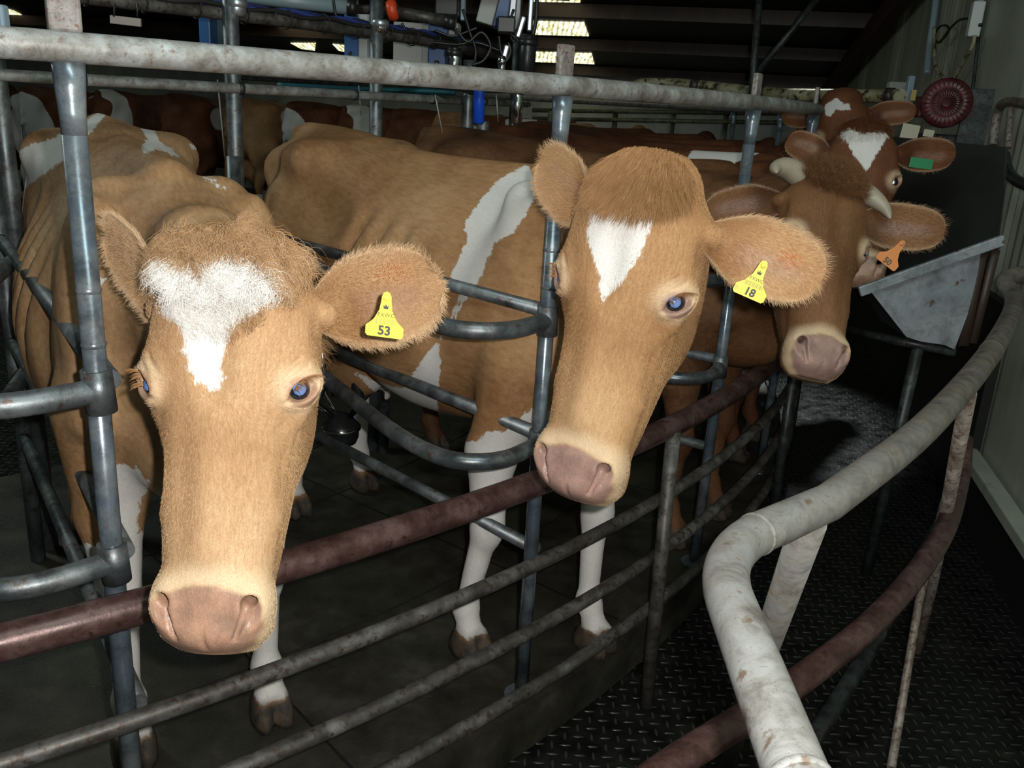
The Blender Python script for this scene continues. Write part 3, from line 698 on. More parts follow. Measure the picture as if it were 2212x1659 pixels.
# ================================================================= SETTING
def uv_floor(name, kind):
    t = NT(name); v = t.coord()
    if kind == 'plate':
        # raised tread bars alternating in two directions (relief only)
        sp = t.N('ShaderNodeSeparateXYZ'); t.L(v, sp.inputs[0]); p = .036
        X = t.math('DIVIDE', sp.outputs[0], p); Y = t.math('DIVIDE', sp.outputs[1], p)
        par = t.math('MODULO', t.math('ABSOLUTE', t.math('ADD', t.math('FLOOR', X), t.math('FLOOR', Y))), 2.0)
        fx = t.math('SUBTRACT', t.math('FRACT', t.math('ADD', X, 100.0)), .5); fy = t.math('SUBTRACT', t.math('FRACT', t.math('ADD', Y, 100.0)), .5)
        inv = t.math('SUBTRACT', 1.0, par)
        a = t.math('ADD', t.math('MULTIPLY', fx, par), t.math('MULTIPLY', fy, inv)); b = t.math('ADD', t.math('MULTIPLY', fy, par), t.math('MULTIPLY', fx, inv))
        r = t.math('ADD', t.math('POWER', t.math('DIVIDE', a, .50), 2.0), t.math('POWER', t.math('DIVIDE', b, .15), 2.0))
        m = t.N('ShaderNodeMapRange', interpolation_type='SMOOTHSTEP'); t.L(r, m.inputs[0]); m.inputs[1].default_value = 1.1; m.inputs[2].default_value = .25; m.inputs[3].default_value = 0; m.inputs[4].default_value = 1
        n = t.noise(v, 14, 5, .6); n2 = t.noise(v, 90, 4, .6)
        c = t.ramp(n, [(.35, (.009, .010, .009)), (.6, (.022, .023, .021)), (.75, (.042, .040, .032))]); c = t.mix(t.math('MULTIPLY', m.outputs[0], .5), c, (.10, .11, .105)); t.base(c)
        t.set(Roughness=t.ramp(n, [(.3, (.2,)*3), (.7, (.42,)*3)]), Metallic=.45)
        t.bump(t.math('ADD', m.outputs[0], t.math('MULTIPLY', n2, .25)), .9, .0035)
    else:
        n = t.noise(v, 6, 6, .65); n2 = t.noise(v, 130, 5, .75); n3 = t.noise(v, 1.6, 3, .5)
        c = t.ramp(n, [(.3, (.014, .013, .010)), (.55, (.036, .034, .027)), (.75, (.075, .072, .052))]); g = t.ramp(n3, [(.5, (0, 0, 0)), (.7, (1, 1, 1))])
        c = t.mix(t.math('MULTIPLY', g, .45), c, (.075, .080, .048)); t.base(c); t.set(Roughness=t.ramp(n, [(.35, (.22,)*3), (.6, (.5,)*3)]))
        t.bump(t.math('ADD', t.math('MULTIPLY', n2, .9), n), .55, .006)
    return t.m
MAT['plate'] = uv_floor('tread_plate_floor', 'plate'); MAT['mat'] = uv_floor('wet_rubber_mat', 'mat')
def wall_mat(name, c0, c1, rib=.0, rough=.5):
    t = NT(name); v = t.coord(); n = t.noise(v, 3, 5, .6, stretch=(1, 1, .25)); n2 = t.noise(v, 60, 4, .6)
    c = t.ramp(n, [(.35, c0), (.6, c1)]); dirt = t.ramp(t.noise(v, 9, 6, .7, stretch=(1, 1, .4)), [(.56, (0, 0, 0)), (.72, (1, 1, 1))])
    c = t.mix(t.math('MULTIPLY', dirt, .45), c, (.13, .12, .08)); t.base(c); t.set(Roughness=rough); t.bump(n2, .1, .002); return t.m
MAT['wall'] = wall_mat('cream_wall_panel', (.30, .33, .27), (.42, .45, .37)); MAT['block'] = wall_mat('white_block_wall', (.33, .35, .32), (.48, .50, .45))
MAT['black'] = plain('black_rubber_sheet', (.010, .010, .010), .55); MAT['roof'] = wall_mat('dark_roof_sheet', (.018, .015, .013), (.035, .028, .024)); MAT['wood'] = wall_mat('brown_purlin', (.035, .020, .014), (.070, .040, .028))
MAT['beam'] = plain('red_oxide_beam', (.055, .018, .014), .6)
def emis(name, c, s):
    t = NT(name); v = t.coord(); n = t.noise(v, 5, 4, .6, stretch=(6, 1, 1)); w = t.N('ShaderNodeTexWave', wave_type='BANDS'); t.L(v, w.inputs[0]); w.inputs['Scale'].default_value = 5.5; w.inputs['Distortion'].default_value = .6
    k = t.math('MULTIPLY', t.math('ADD', t.math('MULTIPLY', n, .9), t.math('MULTIPLY', w.outputs['Fac'], .6)), s); t.L(k, t.b.inputs['Emission Strength']); cc = t.ramp(n, [(.35, (.50, .46, .12)), (.52, c), (.66, (1, 1, .85))]); t.L(cc, t.b.inputs['Emission Color']); t.base((.4, .4, .3)); return t.m
MAT['skylight'] = emis('daylit_roof_sheet', c=(.95, .92, .62), s=1.8)
def struct(o, kind='structure'): o['kind'] = kind; return o
FZ = -.15
b = MB(); b.add([(-16, -2, FZ), (8, -2, FZ), (8, 20, FZ), (-16, 20, FZ)], [(0, 1, 2, 3)], 0, False); struct(b.build('floor', MAT['plate']))
# right wall: ribbed insulated panels along X = 1.21 + .23 Y
WD = np.array([.2241, .9746, 0]); WN = np.array([-.9746, .2241, 0])
def WP(s_, z, off=0.0): return np.array([1.21+.23*0, 0, 0])+WD*s_+WN*off+np.array([0, 0, z])
def roofz(P): return 1.99+(13.6-(P[0]*.224+P[1]*.9746-.0)/1.0)*.125 if False else 1.98+max(0, (13.35-(P[0]*.224+P[1]*.9746)))*.105
b = MB(); s0, s1 = -2.5, 13.9; n = 320; V = []; Fc = []
for i in range(n+1):
    s_ = s0+(s1-s0)*i/n; ph = (s_/.05) % 1.0; off = .0 if (s_ % .10) > .016 else -.006
    off2 = -.012 if (s_ % 1.0) < .02 else off
    V += [WP(s_, .0, off2), WP(s_, 4.2, off2)]
for i in range(n): Fc.append((2*i, 2*i+1, 2*i+3, 2*i+2))
b.add(V, Fc, 0, False); struct(b.build('wall_right', MAT['wall']))
b = MB(); b.add([WP(s0, FZ, .012), WP(s1, FZ, .012), WP(s1, .03, .012), WP(s0, .03, .012)], [(0, 1, 2, 3)], 0, False)
rt = Matrix.Rotation(math.atan2(WD[1], WD[0]), 3, 'Z')
b.box(WP(5.7, -.03, .015), (16.4, .05, .32), rt); b.box(WP(9.9-.42, .30, .025), (11.6, .04, .98), rt); struct(b.build('baseboard_right', MAT['black']))
b = MB(); b.box(WP(.6, .135, .05), (6.2, .07, .05), rt, 0, .006); struct(b.build('trim_1', MAT['wall']))
# far wall and eave
fw0 = np.array([4.2, 13., 0])+WD*.1; fd = np.array([-.9746, .2241, 0])
b = MB(); A = fw0; B = fw0+fd*15; V = []
b.add([A+(0, 0, FZ), B+(0, 0, FZ), B+(0, 0, 3.6), A+(0, 0, 3.6)], [(0, 1, 2, 3)], 0, False); struct(b.build('wall_far', MAT['block']))
b = MB(); lw0 = B; b.add([lw0+(0, 0, FZ), lw0-WD*16+(0, 0, FZ), lw0-WD*16+(0, 0, 4), lw0+(0, 0, 4)], [(0, 1, 2, 3)], 0, False); struct(b.build('wall_left', MAT['block']))
PURL = [0.3, 2.38, 4.25, 6.6, 8.9]
# roof plane rising towards the camera
def RP(a, s_, dz=0.0):       # a: metres left along far wall from the corner, s_: metres from far wall toward the camera
    p = fw0+fd*a-WD*s_; return np.array([p[0], p[1], 2.0+.105*s_+dz])
b = MB(); b.add([RP(-.3, 0), RP(15, 0), RP(15, 16), RP(-.3, 16)], [(0, 1, 2, 3)], 0, False); struct(b.build('ceiling', MAT['roof']))
SKS = []
for i, s_ in enumerate(PURL):
    b = MB(); m_ = RP(7.3, s_, -.10); rr = Matrix.Rotation(math.atan2(fd[1], fd[0]), 3, 'Z'); b.box(m_+np.array([0, 0, .03]), (15, .06, .13), rr)
    o = b.build('trim_%d' % (i+2), MAT['wood']); struct(o)
b = MB(); pts = [RP(.12, .3, -.22), RP(.12, 13, -.22)]; V = []
d = Vector(pts[1]-pts[0]); rr = d.to_track_quat('X', 'Z').to_matrix(); b.box((np.array(pts[0])+pts[1])/2, (d.length, .10, .20), rr); struct(b.build('trim_9', MAT['beam']))
# translucent skylight sheets let daylight in
def on_roof(x, y):
    d = ray(x, y); nrm = np.cross(fd, -WD+np.array([0, 0, .105])); p0 = RP(0, 0); t = ((p0-CC)@nrm)/(d@nrm); return CC+d*t
k = 0
for quad in [[(1152, 44), (1262, 47), (1272, 76), (1150, 73)], [(1156, 111), (1278, 114), (1284, 137), (1156, 132)], [(1150, -60), (1250, -60), (1254, 3), (1150, 1)], [(570, 28), (672, 32), (690, 56), (600, 54)], [(628, 92), (682, 92), (680, 108), (650, 104)], [(718, 94), (746, 97), (746, 111), (732, 108)], [(0, 14), (30, 22), (60, 38), (20, 34)], [(140, 72), (160, 78), (172, 90), (150, 86)]]:
    k += 1; P = [on_roof(*q)-np.array([0, 0, .012]) for q in quad]; b = MB(); b.add(P+[p+np.array([0, 0, .008]) for p in P], [(3, 2, 1, 0), (4, 5, 6, 7), (0, 1, 5, 4), (1, 2, 6, 5), (2, 3, 7, 6), (3, 0, 4, 7)], 0, False)
    struct(b.build('window_%d' % k, MAT['skylight']))

# ================================================================= ROTARY PLATFORM
b = MB(); n = 140; V = []; Fc = []; RI, RO = 3.2, 5.44
prof = [(RI, -.14), (RI, 0), (RO-.03, 0), (RO-.03, .012), (RO, .012), (RO, -.13)]
for i in range(n):
    a = 360*i/n
    for (r, z) in prof: V.append(ring(r, a, z))
m = len(prof)
for i in range(n):
    j = (i+1) % n
    for q in range(m-1): Fc.append((i*m+q, j*m+q, j*m+q+1, i*m+q+1))
b.add(V, Fc, 0, False); o = b.build('rotary_platform', MAT['mat']); tag(o, 'wet dark round turntable floor the cows stand on', 'platform')
for k_ in range(-2, 5):
    a_ = -37.4+10.3*k_; c_ = (ring(3.25, a_, .0008)+ring(5.38, a_, .0008))/2; b = MB(); b.box(c_, (2.1, .007, .0016), Matrix.Rotation(R_(a_), 3, 'Z')); b.build('mat_seam', plain('seam', (.003, .003, .003), .7), o)
for rr2 in (4.1, 4.85):
    b = MB(); b.tube(arc(rr2, -70, 10, .0, 60), .003, 5); b.build('mat_seam', plain('seam', (.003, .003, .003), .7), o)
SM = plain('mat_seam', (.004, .004, .004), .7)
PA = -42.55      # angle of the middle post
RPOST = 5.39
def stall_divider(k):
    a0 = PA+10.3*k; root = empty('stall_divider', ring(RPOST, a0, 0), R_(a0+180)); return root
ROT0 = R_(PA+180)
def DL(t, n_, z):   # t: tangential toward the left-hand stall, n_: inward
    a = R_(PA); th = np.array([math.sin(a), -math.cos(a), 0]); nh = np.array([-math.cos(a), -math.sin(a), 0]); return ring(RPOST, PA, z)+th*t+nh*n_
div = empty('stall_divider', ring(RPOST, PA, 0), ROT0)
b = MB(); P = [DL(0, 0, z) for z in (0, 1.395, 1.44, 1.49)]; b.tube(P[:2], .0175, 16); 
b.tube([DL(0, 0, 1.39), DL(0, 0, 1.42), DL(0, 0, 1.45), DL(0, 0, 1.488)], [.0175, .0185, .0205, .0225], 16)
for z in (1.165, 1.080): b.tube([DL(0, 0, z-.004), DL(0, 0, z), DL(0, 0, z+.004)], [.0176, .0195, .0176], 16, caps=False)
b.tube([DL(0, 0, 0), DL(0, 0, .008)], .045, 16); b.build('post', MAT['steel'], div)
for z, nm in ((1.02, 'upper_bar'), (.72, 'lower_bar'), (.42, 'bottom_bar')):
    b = MB(); b.tube([DL(-.02, .0, z), DL(-.06, 1.45, z)], .0165, 14); b.build(nm, MAT['galv'], div)
for z in (1.005, .705):
    b = MB(); pts = smooth_path([DL(.0, 0, z), DL(.12, -.015, z), DL(.20, .02, z), DL(.235, .10, z), DL(.22, .26, z), DL(.15, .53, z), DL(.08, .78, z), DL(.0, 1.02, z), DL(-.045, 1.15, z)], 6)
    b.tube(pts, .0195, 14); b.tube([DL(-.004, 0, z-.035), DL(0.0, 0, z+.035)], .0235, 14); b.build('curved_bar', MAT['galv'], div)
b = MB(); b.tube([DL(-.06, 1.45, 0), DL(-.06, 1.45, 1.25)], .022, 14); b.build('rear_post', MAT['galv'], div)
DIVS = {0: div}
div_labels = {-2: 'galvanised stall divider mostly outside the left edge, its bars ending at the leftmost post', -1: 'stall divider with the shiny blue-grey leftmost post beside the tousled tan cow', 0: 'stall divider between the two large tan cows, post hidden by the middle cow\'s muzzle',
              1: 'stall divider whose post stands just right of the middle cow\'s poll', 2: 'stall divider post behind the horned ginger cow'}
for k in (-2, -1, 1, 2, 3, 4, 5, 16, 17, 18, 19, 20):
    r = div.copy(); link(r); a0 = PA+10.3*k; r.location = tuple(ring(RPOST, a0, 0)); r.rotation_euler = (0, 0, R_(a0+180)); DIVS[k] = r
    for c in list(div.children):
        cc = c.copy(); link(cc); cc.parent = r; cc.matrix_parent_inverse = c.matrix_parent_inverse.copy()
for k, r in DIVS.items():
    lab = div_labels.get(k, 'dim galvanised stall divider round the far side of the turntable'); tag(r, lab, 'stall divider', 'stall dividers of the rotary milking platform')
hr = empty('head_rail', ring(RPOST, PA, 0)); tag(hr, 'pale weathered pipe rail running across the top of all the stall posts', 'rail')
b = MB(); b.tube(arc(RPOST, -75, 60, 1.508, 150), .0212, 18); b.build('rail_pipe', MAT['rail'], hr)
for k in range(-2, 6):
    a0 = PA+10.3*k; b = MB(); c = ring(RPOST, a0, 1.558); b.box(c, (.016, .044, .062), Matrix.Rotation(R_(a0), 3, 'Z'), 0, .004); b.build('welded_tab', MAT['tab'], hr)
# barrier outside the platform
fence = empty('curved_barrier', ring(5.47, -38.6, FZ)); tag(fence, 'fixed curved pipe barrier with a thick rust-brown top rail in front of the cows', 'barrier')
b = MB(); b.tube(arc(5.475, -80, -25.5, .66, 90), .030, 20); b.build('top_rail', MAT['rust'], fence)
for z in (.45, .27, .10):
    b = MB(); b.tube(arc(5.475, -80, -14, z, 110), .0172, 14); b.build('lower_rail', MAT['thin'], fence)
b = MB(); b.tube([np.array([.437, 2.145, FZ]), np.array([.440, 2.235, .655])], .020, 16); b.build('post', MAT['thin'], fence)
for a0 in (-64, -25.8, -13):
    b = MB(); b.tube([ring(5.51, a0, FZ), ring(5.50, a0, .68)], .019, 14); b.build('post', MAT['dark'], fence)
# rail along the rear of the stalls, with posts
rr_ = empty('rear_rail', ring(3.9, -41, 0)); tag(rr_, 'long pale clamped pipe ring behind the cows\' rumps', 'rail')
b = MB(); b.tube(arc(3.9, -110, 75, 1.462, 150), .0165, 14); b.build('rail_pipe', MAT['rail'], rr_)
b = MB(); b.tube(arc(3.86, -110, 75, 1.545, 150), .020, 12); b.build('grey_pipe', MAT['thin'], rr_)
for i in range(16):
    b = MB(); a0 = -70+i*7.3; b.tube([ring(3.9, a0-.12, 1.462), ring(3.9, a0+.12, 1.462)], .0195, 14); b.build('pipe_clamp', MAT['dark'], rr_)
for i, (a0, lb) in enumerate([(-51.3, 'galvanised rear stall post hidden at the left'), (-41, 'tall galvanised rear post standing between the two large tan cows\' backs'), (-31.4, 'grey rear post rising behind the middle cow\'s hip'), (-10, 'far grey rear post by the milking controls')]):
    b = MB(); b.tube([ring(3.88, a0, 0), ring(3.88, a0, 2.3)], .026 if i != 3 else .02, 16)
    b.tube([ring(3.88, a0, .9), ring(3.88, a0, .935)], .028, 16)
    o = b.build('rear_post', MAT['galv']); tag(o, lb, 'post', 'rear posts of the stalls')
# overhead cable pipe ring
cp = empty('cable_pipe', ring(3.9, -41, 1.75)); tag(cp, 'dark overhead pipe with blue cables strapped along it', 'pipe')
b = MB(); b.tube(arc(3.85, -75, -14, 1.690, 70), .021, 14); b.build('pipe', MAT['thin'], cp)
for q, (dr, dz, cl, rad) in enumerate([(.0, .030, (.03, .05, .22), .008), (.018, .022, (.02, .02, .02), .007), (-.014, .034, (.02, .03, .10), .006)]):
    b = MB(); pts = [ring(3.85+dr+.004*math.sin(i*.9+q), -75+61*i/80, 1.690+dz+.006*math.sin(i*1.3+q*2)) for i in range(81)]; b.tube(pts, rad, 8); b.build('cable', plain('cable_%d' % q, cl, .45), cp)
for i in range(22):
    a0 = -70+i*2.5; b = MB(); c = [ring(3.85, a0, 1.697)+.033*np.array([math.cos(R_(a0))*math.cos(t), math.sin(R_(a0))*math.cos(t), math.sin(t)]) for t in np.linspace(0, 2*PI, 15)[:-1]]; b.tube(c, .0025, 6, closed=True); b.build('cable_tie', MAT['black'], cp)
def loop(name, pix, Y, r, mat, lab, cat, grp=None, parent=None):
    b = MB(); b.tube(smooth_path([Py(x, y, Y) for x, y in pix], 8), r, 8); o = b.build(name, mat, parent)
    if parent is None: tag(o, lab, cat, grp)
    return o
def plate_box(name, x0, y0, x1, y1, Y, dep, mat, lean=0.0, bev=.006):
    a = Py(x0, y0, Y); c_ = Py(x1, y1, Y); w = abs(c_[0]-a[0]); h = abs(a[2]-c_[2]); b = MB(); c = (a+c_)/2+np.array([0, dep/2, 0])
    b.box(c, (w, dep, h), Matrix.Rotation(R_(lean), 3, 'Y') @ Matrix.Rotation(R_(0), 3, 'Z'), 0, bev); return b, c
BLUE = plain('blue_painted_panel', (.035, .11, .30), .35); WHITE = plain('white_painted_panel', (.50, .53, .53), .4); LBLUE = plain('pale_blue_strip', (.30, .42, .52), .4)
ALU = plain('bare_aluminium', (.50, .56, .62), .32, .85); CHR = plain('polished_stainless', (.72, .76, .80), .12, 1.0); BLK = plain('black_plastic', (.015, .016, .017), .35); ROY = plain('royal_blue_plastic', (.01, .07, .55), .25)
GREYB = plain('grey_white_box', (.38, .39, .38), .5); ORG = plain('orange_red_plastic', (.70, .07, .02), .35); PVC = plain('blue_grey_pvc', (.25, .33, .37), .35); TEAL = plain('teal_hose', (.01, .10, .13), .4)
def cabinet(x, y0, y1, wb, ww, Y, lab):
    c = Py(x, (y0+y1)/2, Y); root = empty('control_cabinet', tuple(c)); tag(root, lab, 'cabinet', 'milking control cabinets on the turntable')
    b, _ = plate_box('', x, y0, x+wb, y1, Y, .16, BLUE); b.build('blue_door', BLUE, root)
    b, _ = plate_box('', x+wb+1, y0-2, x+wb+ww, y1+3, Y+.02, .15, WHITE); b.build('white_side', WHITE, root)
    b, _ = plate_box('', x+wb*.3, y1-26, x+wb*.55, y1-12, Y-.012, .02, BLK); b.build('latch', BLK, root); return root
cabinet(743, 28, 136, 30, 26, 4.2, 'narrow blue and white cabinet, leftmost of the milking control cabinets')
cabinet(926, 50, 156, 40, 22, 4.4, 'blue and white cabinet right of the big off-white one')
cabinet(1066, -30, 60, 42, 14, 4.5, 'blue cabinet partly behind the leaning white box')
c = Py(885, 100, 4.6); root = empty('equipment_cabinet', tuple(c)); tag(root, 'large off-white equipment cabinet behind the cable pipe', 'cabinet')
b, _ = plate_box('', 850, 46, 912, 152, 4.6, .2, WHITE); b.build('body', plain('off_white_panel', (.46, .46, .44), .45), root)
b, _ = plate_box('', 856, 130, 864, 142, 4.59, .02, BLUE); b.build('label_patch', BLUE, root); b, _ = plate_box('', 914, 48, 928, 152, 4.58, .2, LBLUE); b.build('side_strip', GREYB, root)
b, c = plate_box('', 425, -20, 456, 112, 4.3, .14, BLUE); o = b.build('blue_cabinet', BLUE); tag(o, 'slim steel-blue cabinet left of the tall rear post at the top', 'cabinet')
b, c = plate_box('', 448, -20, 492, 110, 4.4, .14, BLUE); o = b.build('grey_cabinet', plain('grey_blue_panel', (.14, .22, .27), .45)); tag(o, 'grey-blue cabinet touching the tall rear post at the top', 'cabinet')
b, c = plate_box('', -12, 8, 12, 84, 2.1, .03, LBLUE); o = b.build('sign_board', LBLUE); tag(o, 'pale blue metal plate cut off by the top left corner', 'plate')
npl = empty('number_plate', tuple(Py(270, 45, 2.74))); tag(npl, 'small blank worn white plate hanging under the cable pipe', 'plate')
b, c = plate_box('', 236, 34, 303, 56, 2.74, .012, GREYB, 3, .002); b.build('plate', plain('worn_white_plate', (.36, .32, .30), .6), npl)
for xx in (246, 296):
    b = MB(); b.tube([Py(xx, 36, 2.74), Py(xx+1, 8, 2.74)], .003, 6); b.build('strap', BLK, npl)
hb_ = MB(); A_ = Py(930, -34, 4.0); B_ = Py(1185, -34, 4.0); hb_.box((A_+B_)/2, (abs(B_[0]-A_[0])+.2, .42, .05), None, 0, .004); hgr = empty('equipment_hanger', tuple((A_+B_)/2)); tag(hgr, 'steel hanger above the milking units, just over the top of the frame', 'hanger'); hb_.build('plate', MAT['dark'], hgr)
for q_ in (A_, B_):
    b = MB(); b.tube([q_, (q_[0], q_[1], 2.95)], .014, 8); b.build('rod', MAT['dark'], hgr)
# pvc vacuum line with the orange fittings
vp = empty('vacuum_line', tuple(Py(700, 15, 4.0))); tag(vp, 'blue-grey plastic vacuum line with orange fittings at the top', 'pipe')
b = MB(); b.tube([Py(470, -14, 3.9), Py(752, 16, 3.95)], .028, 18); b.build('pipe', PVC, vp)
b = MB(); b.tube([Py(752, 16, 3.95), Py(772, 18, 3.95)], .034, 18); b.build('coupling', BLK, vp)
b = MB(); b.tube([Py(772, 20, 3.95), Py(838, 22, 3.95)], .018, 14); b.build('rod', MAT['thin'], vp)
b = MB(); b.lathe([(.001, -.02), (.016, -.015), (.019, 0), (.016, .015), (.001, .02)], Py(811, 15, 3.9), (1, 0, 0), 18); b.build('orange_knob', ORG, vp)
b = MB(); b.lathe([(.018, -.02), (.036, -.02), (.042, -.006), (.042, .006), (.034, .02), (.018, .02)], Py(848, 22, 3.9), (1, .0, .25), 22); b.build('orange_ring', ORG, vp)
b = MB(); b.tube([Py(858, 26, 3.9), Py(962, 46, 3.9)], .023, 16); b.build('grey_pipe', MAT['thin'], vp); b = MB(); b.tube([Py(962, 46, 3.9), Py(985, 50, 3.9)], .027, 16); b.build('end_cap', BLK, vp)
# cluster of milking units
def thingbox(name, x0, y0, x1, y1, Y, dep, mat, lab, cat, lean=0, bev=.006):
    b, c = plate_box('', x0, y0, x1, y1, Y, dep, mat, lean, bev); o = b.build(name, mat); tag(o, lab, cat); return o
def leanbox(name, top, bot, w, dep, Y, mat, lab, cat):
    a = Py(*top, Y); c = Py(*bot, Y); d = Vector(c-a); q = d.to_track_quat('-Z', 'Y').to_matrix(); b = MB(); b.box((a+c)/2, (w, dep, d.length), q, 0, .005); o = b.build(name, mat); tag(o, lab, cat); return o
leanbox('junction_box', (1068, -34), (1046, 52), .085, .07, 4.0, GREYB, 'leaning off-white junction box over the milking units', 'box')
leanbox('metal_strip', (1002, -34), (1000, 45), .05, .02, 4.05, LBLUE, 'pale blue strip left of the leaning white box', 'strip')
leanbox('metal_channel', (1113, -34), (1106, 38), .06, .03, 4.1, ALU, 'wide aluminium channel at the top of the milking units', 'strip')
leanbox('aluminium_plate', (1132, 36), (1118, 82), .045, .02, 3.85, ALU, 'short aluminium plate right of the milking units', 'plate')
leanbox('bright_strip', (1150, -34), (1143, 68), .028, .02, 3.9, ALU, 'bright thin aluminium strip on the right edge of the milking units', 'strip')
leanbox('cluster_bracket', (1096, 98), (1078, 168), .055, .02, 3.6, ALU, 'slanting aluminium bracket with a black cable loop just above the head rail', 'bracket')
thingbox('lamp_bar', 940, -6, 988, 34, 3.95, .1, BLK, 'black control module hanging at the top left of the units', 'module')
thingbox('valve_block', 1075, 34, 1112, 72, 3.8, .1, BLK, 'black valve block over the milking units', 'module')
def cyl_thing(name, a, c, Y, r, mat, lab, cat, parts=None):
    root = empty(name, tuple(Py(*c, Y))); tag(root, lab, cat); A = Py(*a, Y); B_ = Py(*c, Y); d = B_-A; L = np.linalg.norm(d)
    b = MB(); b.lathe([(.001, 0), (r*.7, .0), (r, r*.25), (r, L-r*.25), (r*.7, L), (.001, L)], A, d, 24); b.build('body', mat, root)
    b = MB(); b.lathe([(r*.98, -.002), (r*1.14, 0), (r*1.14, .022), (r*.98, .024)], A+d*.12, d, 24); b.build('collar', parts or mat, root); return root
cyl_thing('blue_cylinder', (1036, 146), (1034, 268), 3.5, .0215, ROY, 'bright blue plastic cylinder hanging by the grey pipe', 'cylinder', ROY)
cyl_thing('steel_cylinder', (1118, 180), (1116, 268), 3.6, .021, CHR, 'polished steel tube hanging below the head rail', 'cylinder', CHR)
cyl_thing('milk_meter', (982, 100), (980, 170), 3.8, .030, CHR, 'shiny steel milk cup above the head rail', 'milk meter', BLK)
cyl_thing('pulsator', (1142, 74), (1136, 168), 3.8, .034, BLK, 'black cylindrical pulsator right of the milking units', 'pulsator', BLK)
cyl_thing('small_steel_cup', (1084, 120), (1083, 168), 3.55, .014, CHR, 'small chrome nozzle on the slanting bracket', 'nozzle', CHR)
cyl_thing('post_cap', (511, -6), (511, 36), 3.06, .030, ALU, 'shiny domed steel sleeve at the top of the tall rear post', 'sleeve', ALU)
cyl_thing('upper_post_cap', (821, 40), (820, 74), 3.58, .030, CHR, 'shiny domed steel sleeve above the grey rear post', 'sleeve', ALU)
b = MB(); P = [Py(1012, 200, 3.85), Py(1010, 262, 3.85), Py(1010, 290, 3.85), Py(1018, 303, 3.84), Py(1034, 303, 3.82), Py(1042, 290, 3.8), Py(1044, 262, 3.8)]; b.tube(smooth_path(P, 6), .026, 16); b.tube([Py(1015, 130, 3.85), Py(1012, 205, 3.85)], .026, 16); o = b.build('grey_bent_pipe', MAT['galv']); tag(o, 'grey pipe with a U-bend at its foot beside the bright blue cylinder', 'pipe')
loop('teal_hose', [(600, 184), (760, 193), (900, 197), (985, 200)], 3.9, .012, TEAL, 'thin teal hose just under the head rail', 'hose')
cabs = [[(985, 62), (1010, 90), (1040, 70), (1060, 100), (1045, 130), (1020, 140)], [(720, 0), (728, 40), (748, 62), (775, 66)], [(868, 50), (880, 72), (893, 82)], [(1160, -5), (1158, 40), (1150, 90), (1152, 130)], [(1078, 78), (1082, 110), (1092, 132), (1103, 112), (1098, 92)],
        [(1100, 70), (1128, 100), (1130, 140), (1102, 168)], [(1000, 20), (1015, 70), (1028, 110), (1022, 150)], [(940, 66), (975, 78), (1005, 70), (1030, 60)], [(372, -4), (392, 18), (430, 24)], [(900, 90), (940, 92), (985, 96), (1030, 92), (1080, 110)], [(1110, 20), (1100, 60), (1110, 90), (1125, 60)], [(578, 6), (584, 30), (600, 38), (598, 12)]]
for i, q in enumerate(cabs): loop('cable', q, 3.75+.02*i, .0055 if i != 3 else .008, BLK, 'loose black cable looping among the milking units', 'cable', 'loose black cables around the milking units')
for x0, y0, x1, y1 in [(470, 172, 486, 345), (775, 185, 780, 248), (940, 205, 956, 290), (1072, 205, 1076, 262)]:
    b = MB(); b.tube([Py(x0, y0, 3.7), Py(x1, y1, 3.75)], .0028, 6); o = b.build('pull_cord', GREYB); tag(o, 'thin slanting pull cord hanging behind the head rail', 'cord', 'pull cords')
# tall structural pole with diagonal stay
pr = empty('roof_pole', tuple(Py(1625, 200, 5.6))); tag(pr, 'thin dark steel pole with a diagonal stay rising to the roof', 'pole')
b = MB(); b.tube([Py(1600, 520, 5.6), Py(1624, 210, 5.6), Py(1643, -40, 5.6)], .020, 12); b.build('pole', MAT['dark'], pr)
b = MB(); b.tube([Py(1626, 170, 5.6), Py(1795, -40, 5.6)], .018, 12); b.build('diagonal_stay', MAT['dark'], pr)
# long cream pipe in front of the far wall
def WPx(x, y, off=0.0):
    d = ray(x, y); n_ = np.array([1, -.23]); t = (1.21-off*1.026)/(d[:2]@n_); return CC+d*t
b = MB(); P = [Py(1368, 204, 7.2), Py(1372, 188, 7.2), Py(1395, 180, 7.2), Py(1480, 182, 7.1), Py(1600, 195, 6.8), Py(1660, 200, 6.6), Py(1720, 205, 6.3), Py(1900, 207, 5.7), Py(1945, 207, 5.5)]
MOLD = pipe_mat('mouldy_cream_pipe', [(.26, .22, .10), (.45, .42, .26), (.56, .54, .38)], rust=(.05, .035, .015), metal=0, rough=(.4, .6), scale=4, rustamt=.0)
b.tube(smooth_path(P, 5), .040, 16); cpn = empty('cream_pipe', tuple(P[3])); tag(cpn, 'mouldy cream plastic pipe running to the right wall behind the cows', 'pipe'); b.build('pipe', MOLD, cpn)
for x, y, Y in ((1500, 184, 7.05), (1640, 198, 6.65), (1920, 207, 5.6)):
    b = MB(); a = Py(x-6, y, Y); c = Py(x+10, y+1, Y-.03); b.tube([a, c], .048, 16); b.build('pipe_collar', MAT['thin'], cpn)
# green hand rails near the far wall
gr = empty('far_fence', (1.5, 9.5, FZ)); tag(gr, 'low greenish pipe fence in front of the far white wall', 'fence')
GRN = pipe_mat('mossy_pipe', [(.06, .065, .035), (.12, .13, .08), (.2, .2, .13)], rust=(.05, .04, .02), metal=.1)
for y0, y1 in ((238, 246), (256, 266)):
    b = MB(); b.tube([Py(1150, y0, 9.6), Py(1740, y1, 9.2)], .022, 10); b.build('rail', GRN, gr)
for x in (1190, 1330, 1455, 1570, 1690):
    b = MB(); p = Py(x, 240, 9.5); b.tube([p, (p[0], p[1], FZ)], .028, 10); b.build('post', GRN, gr)
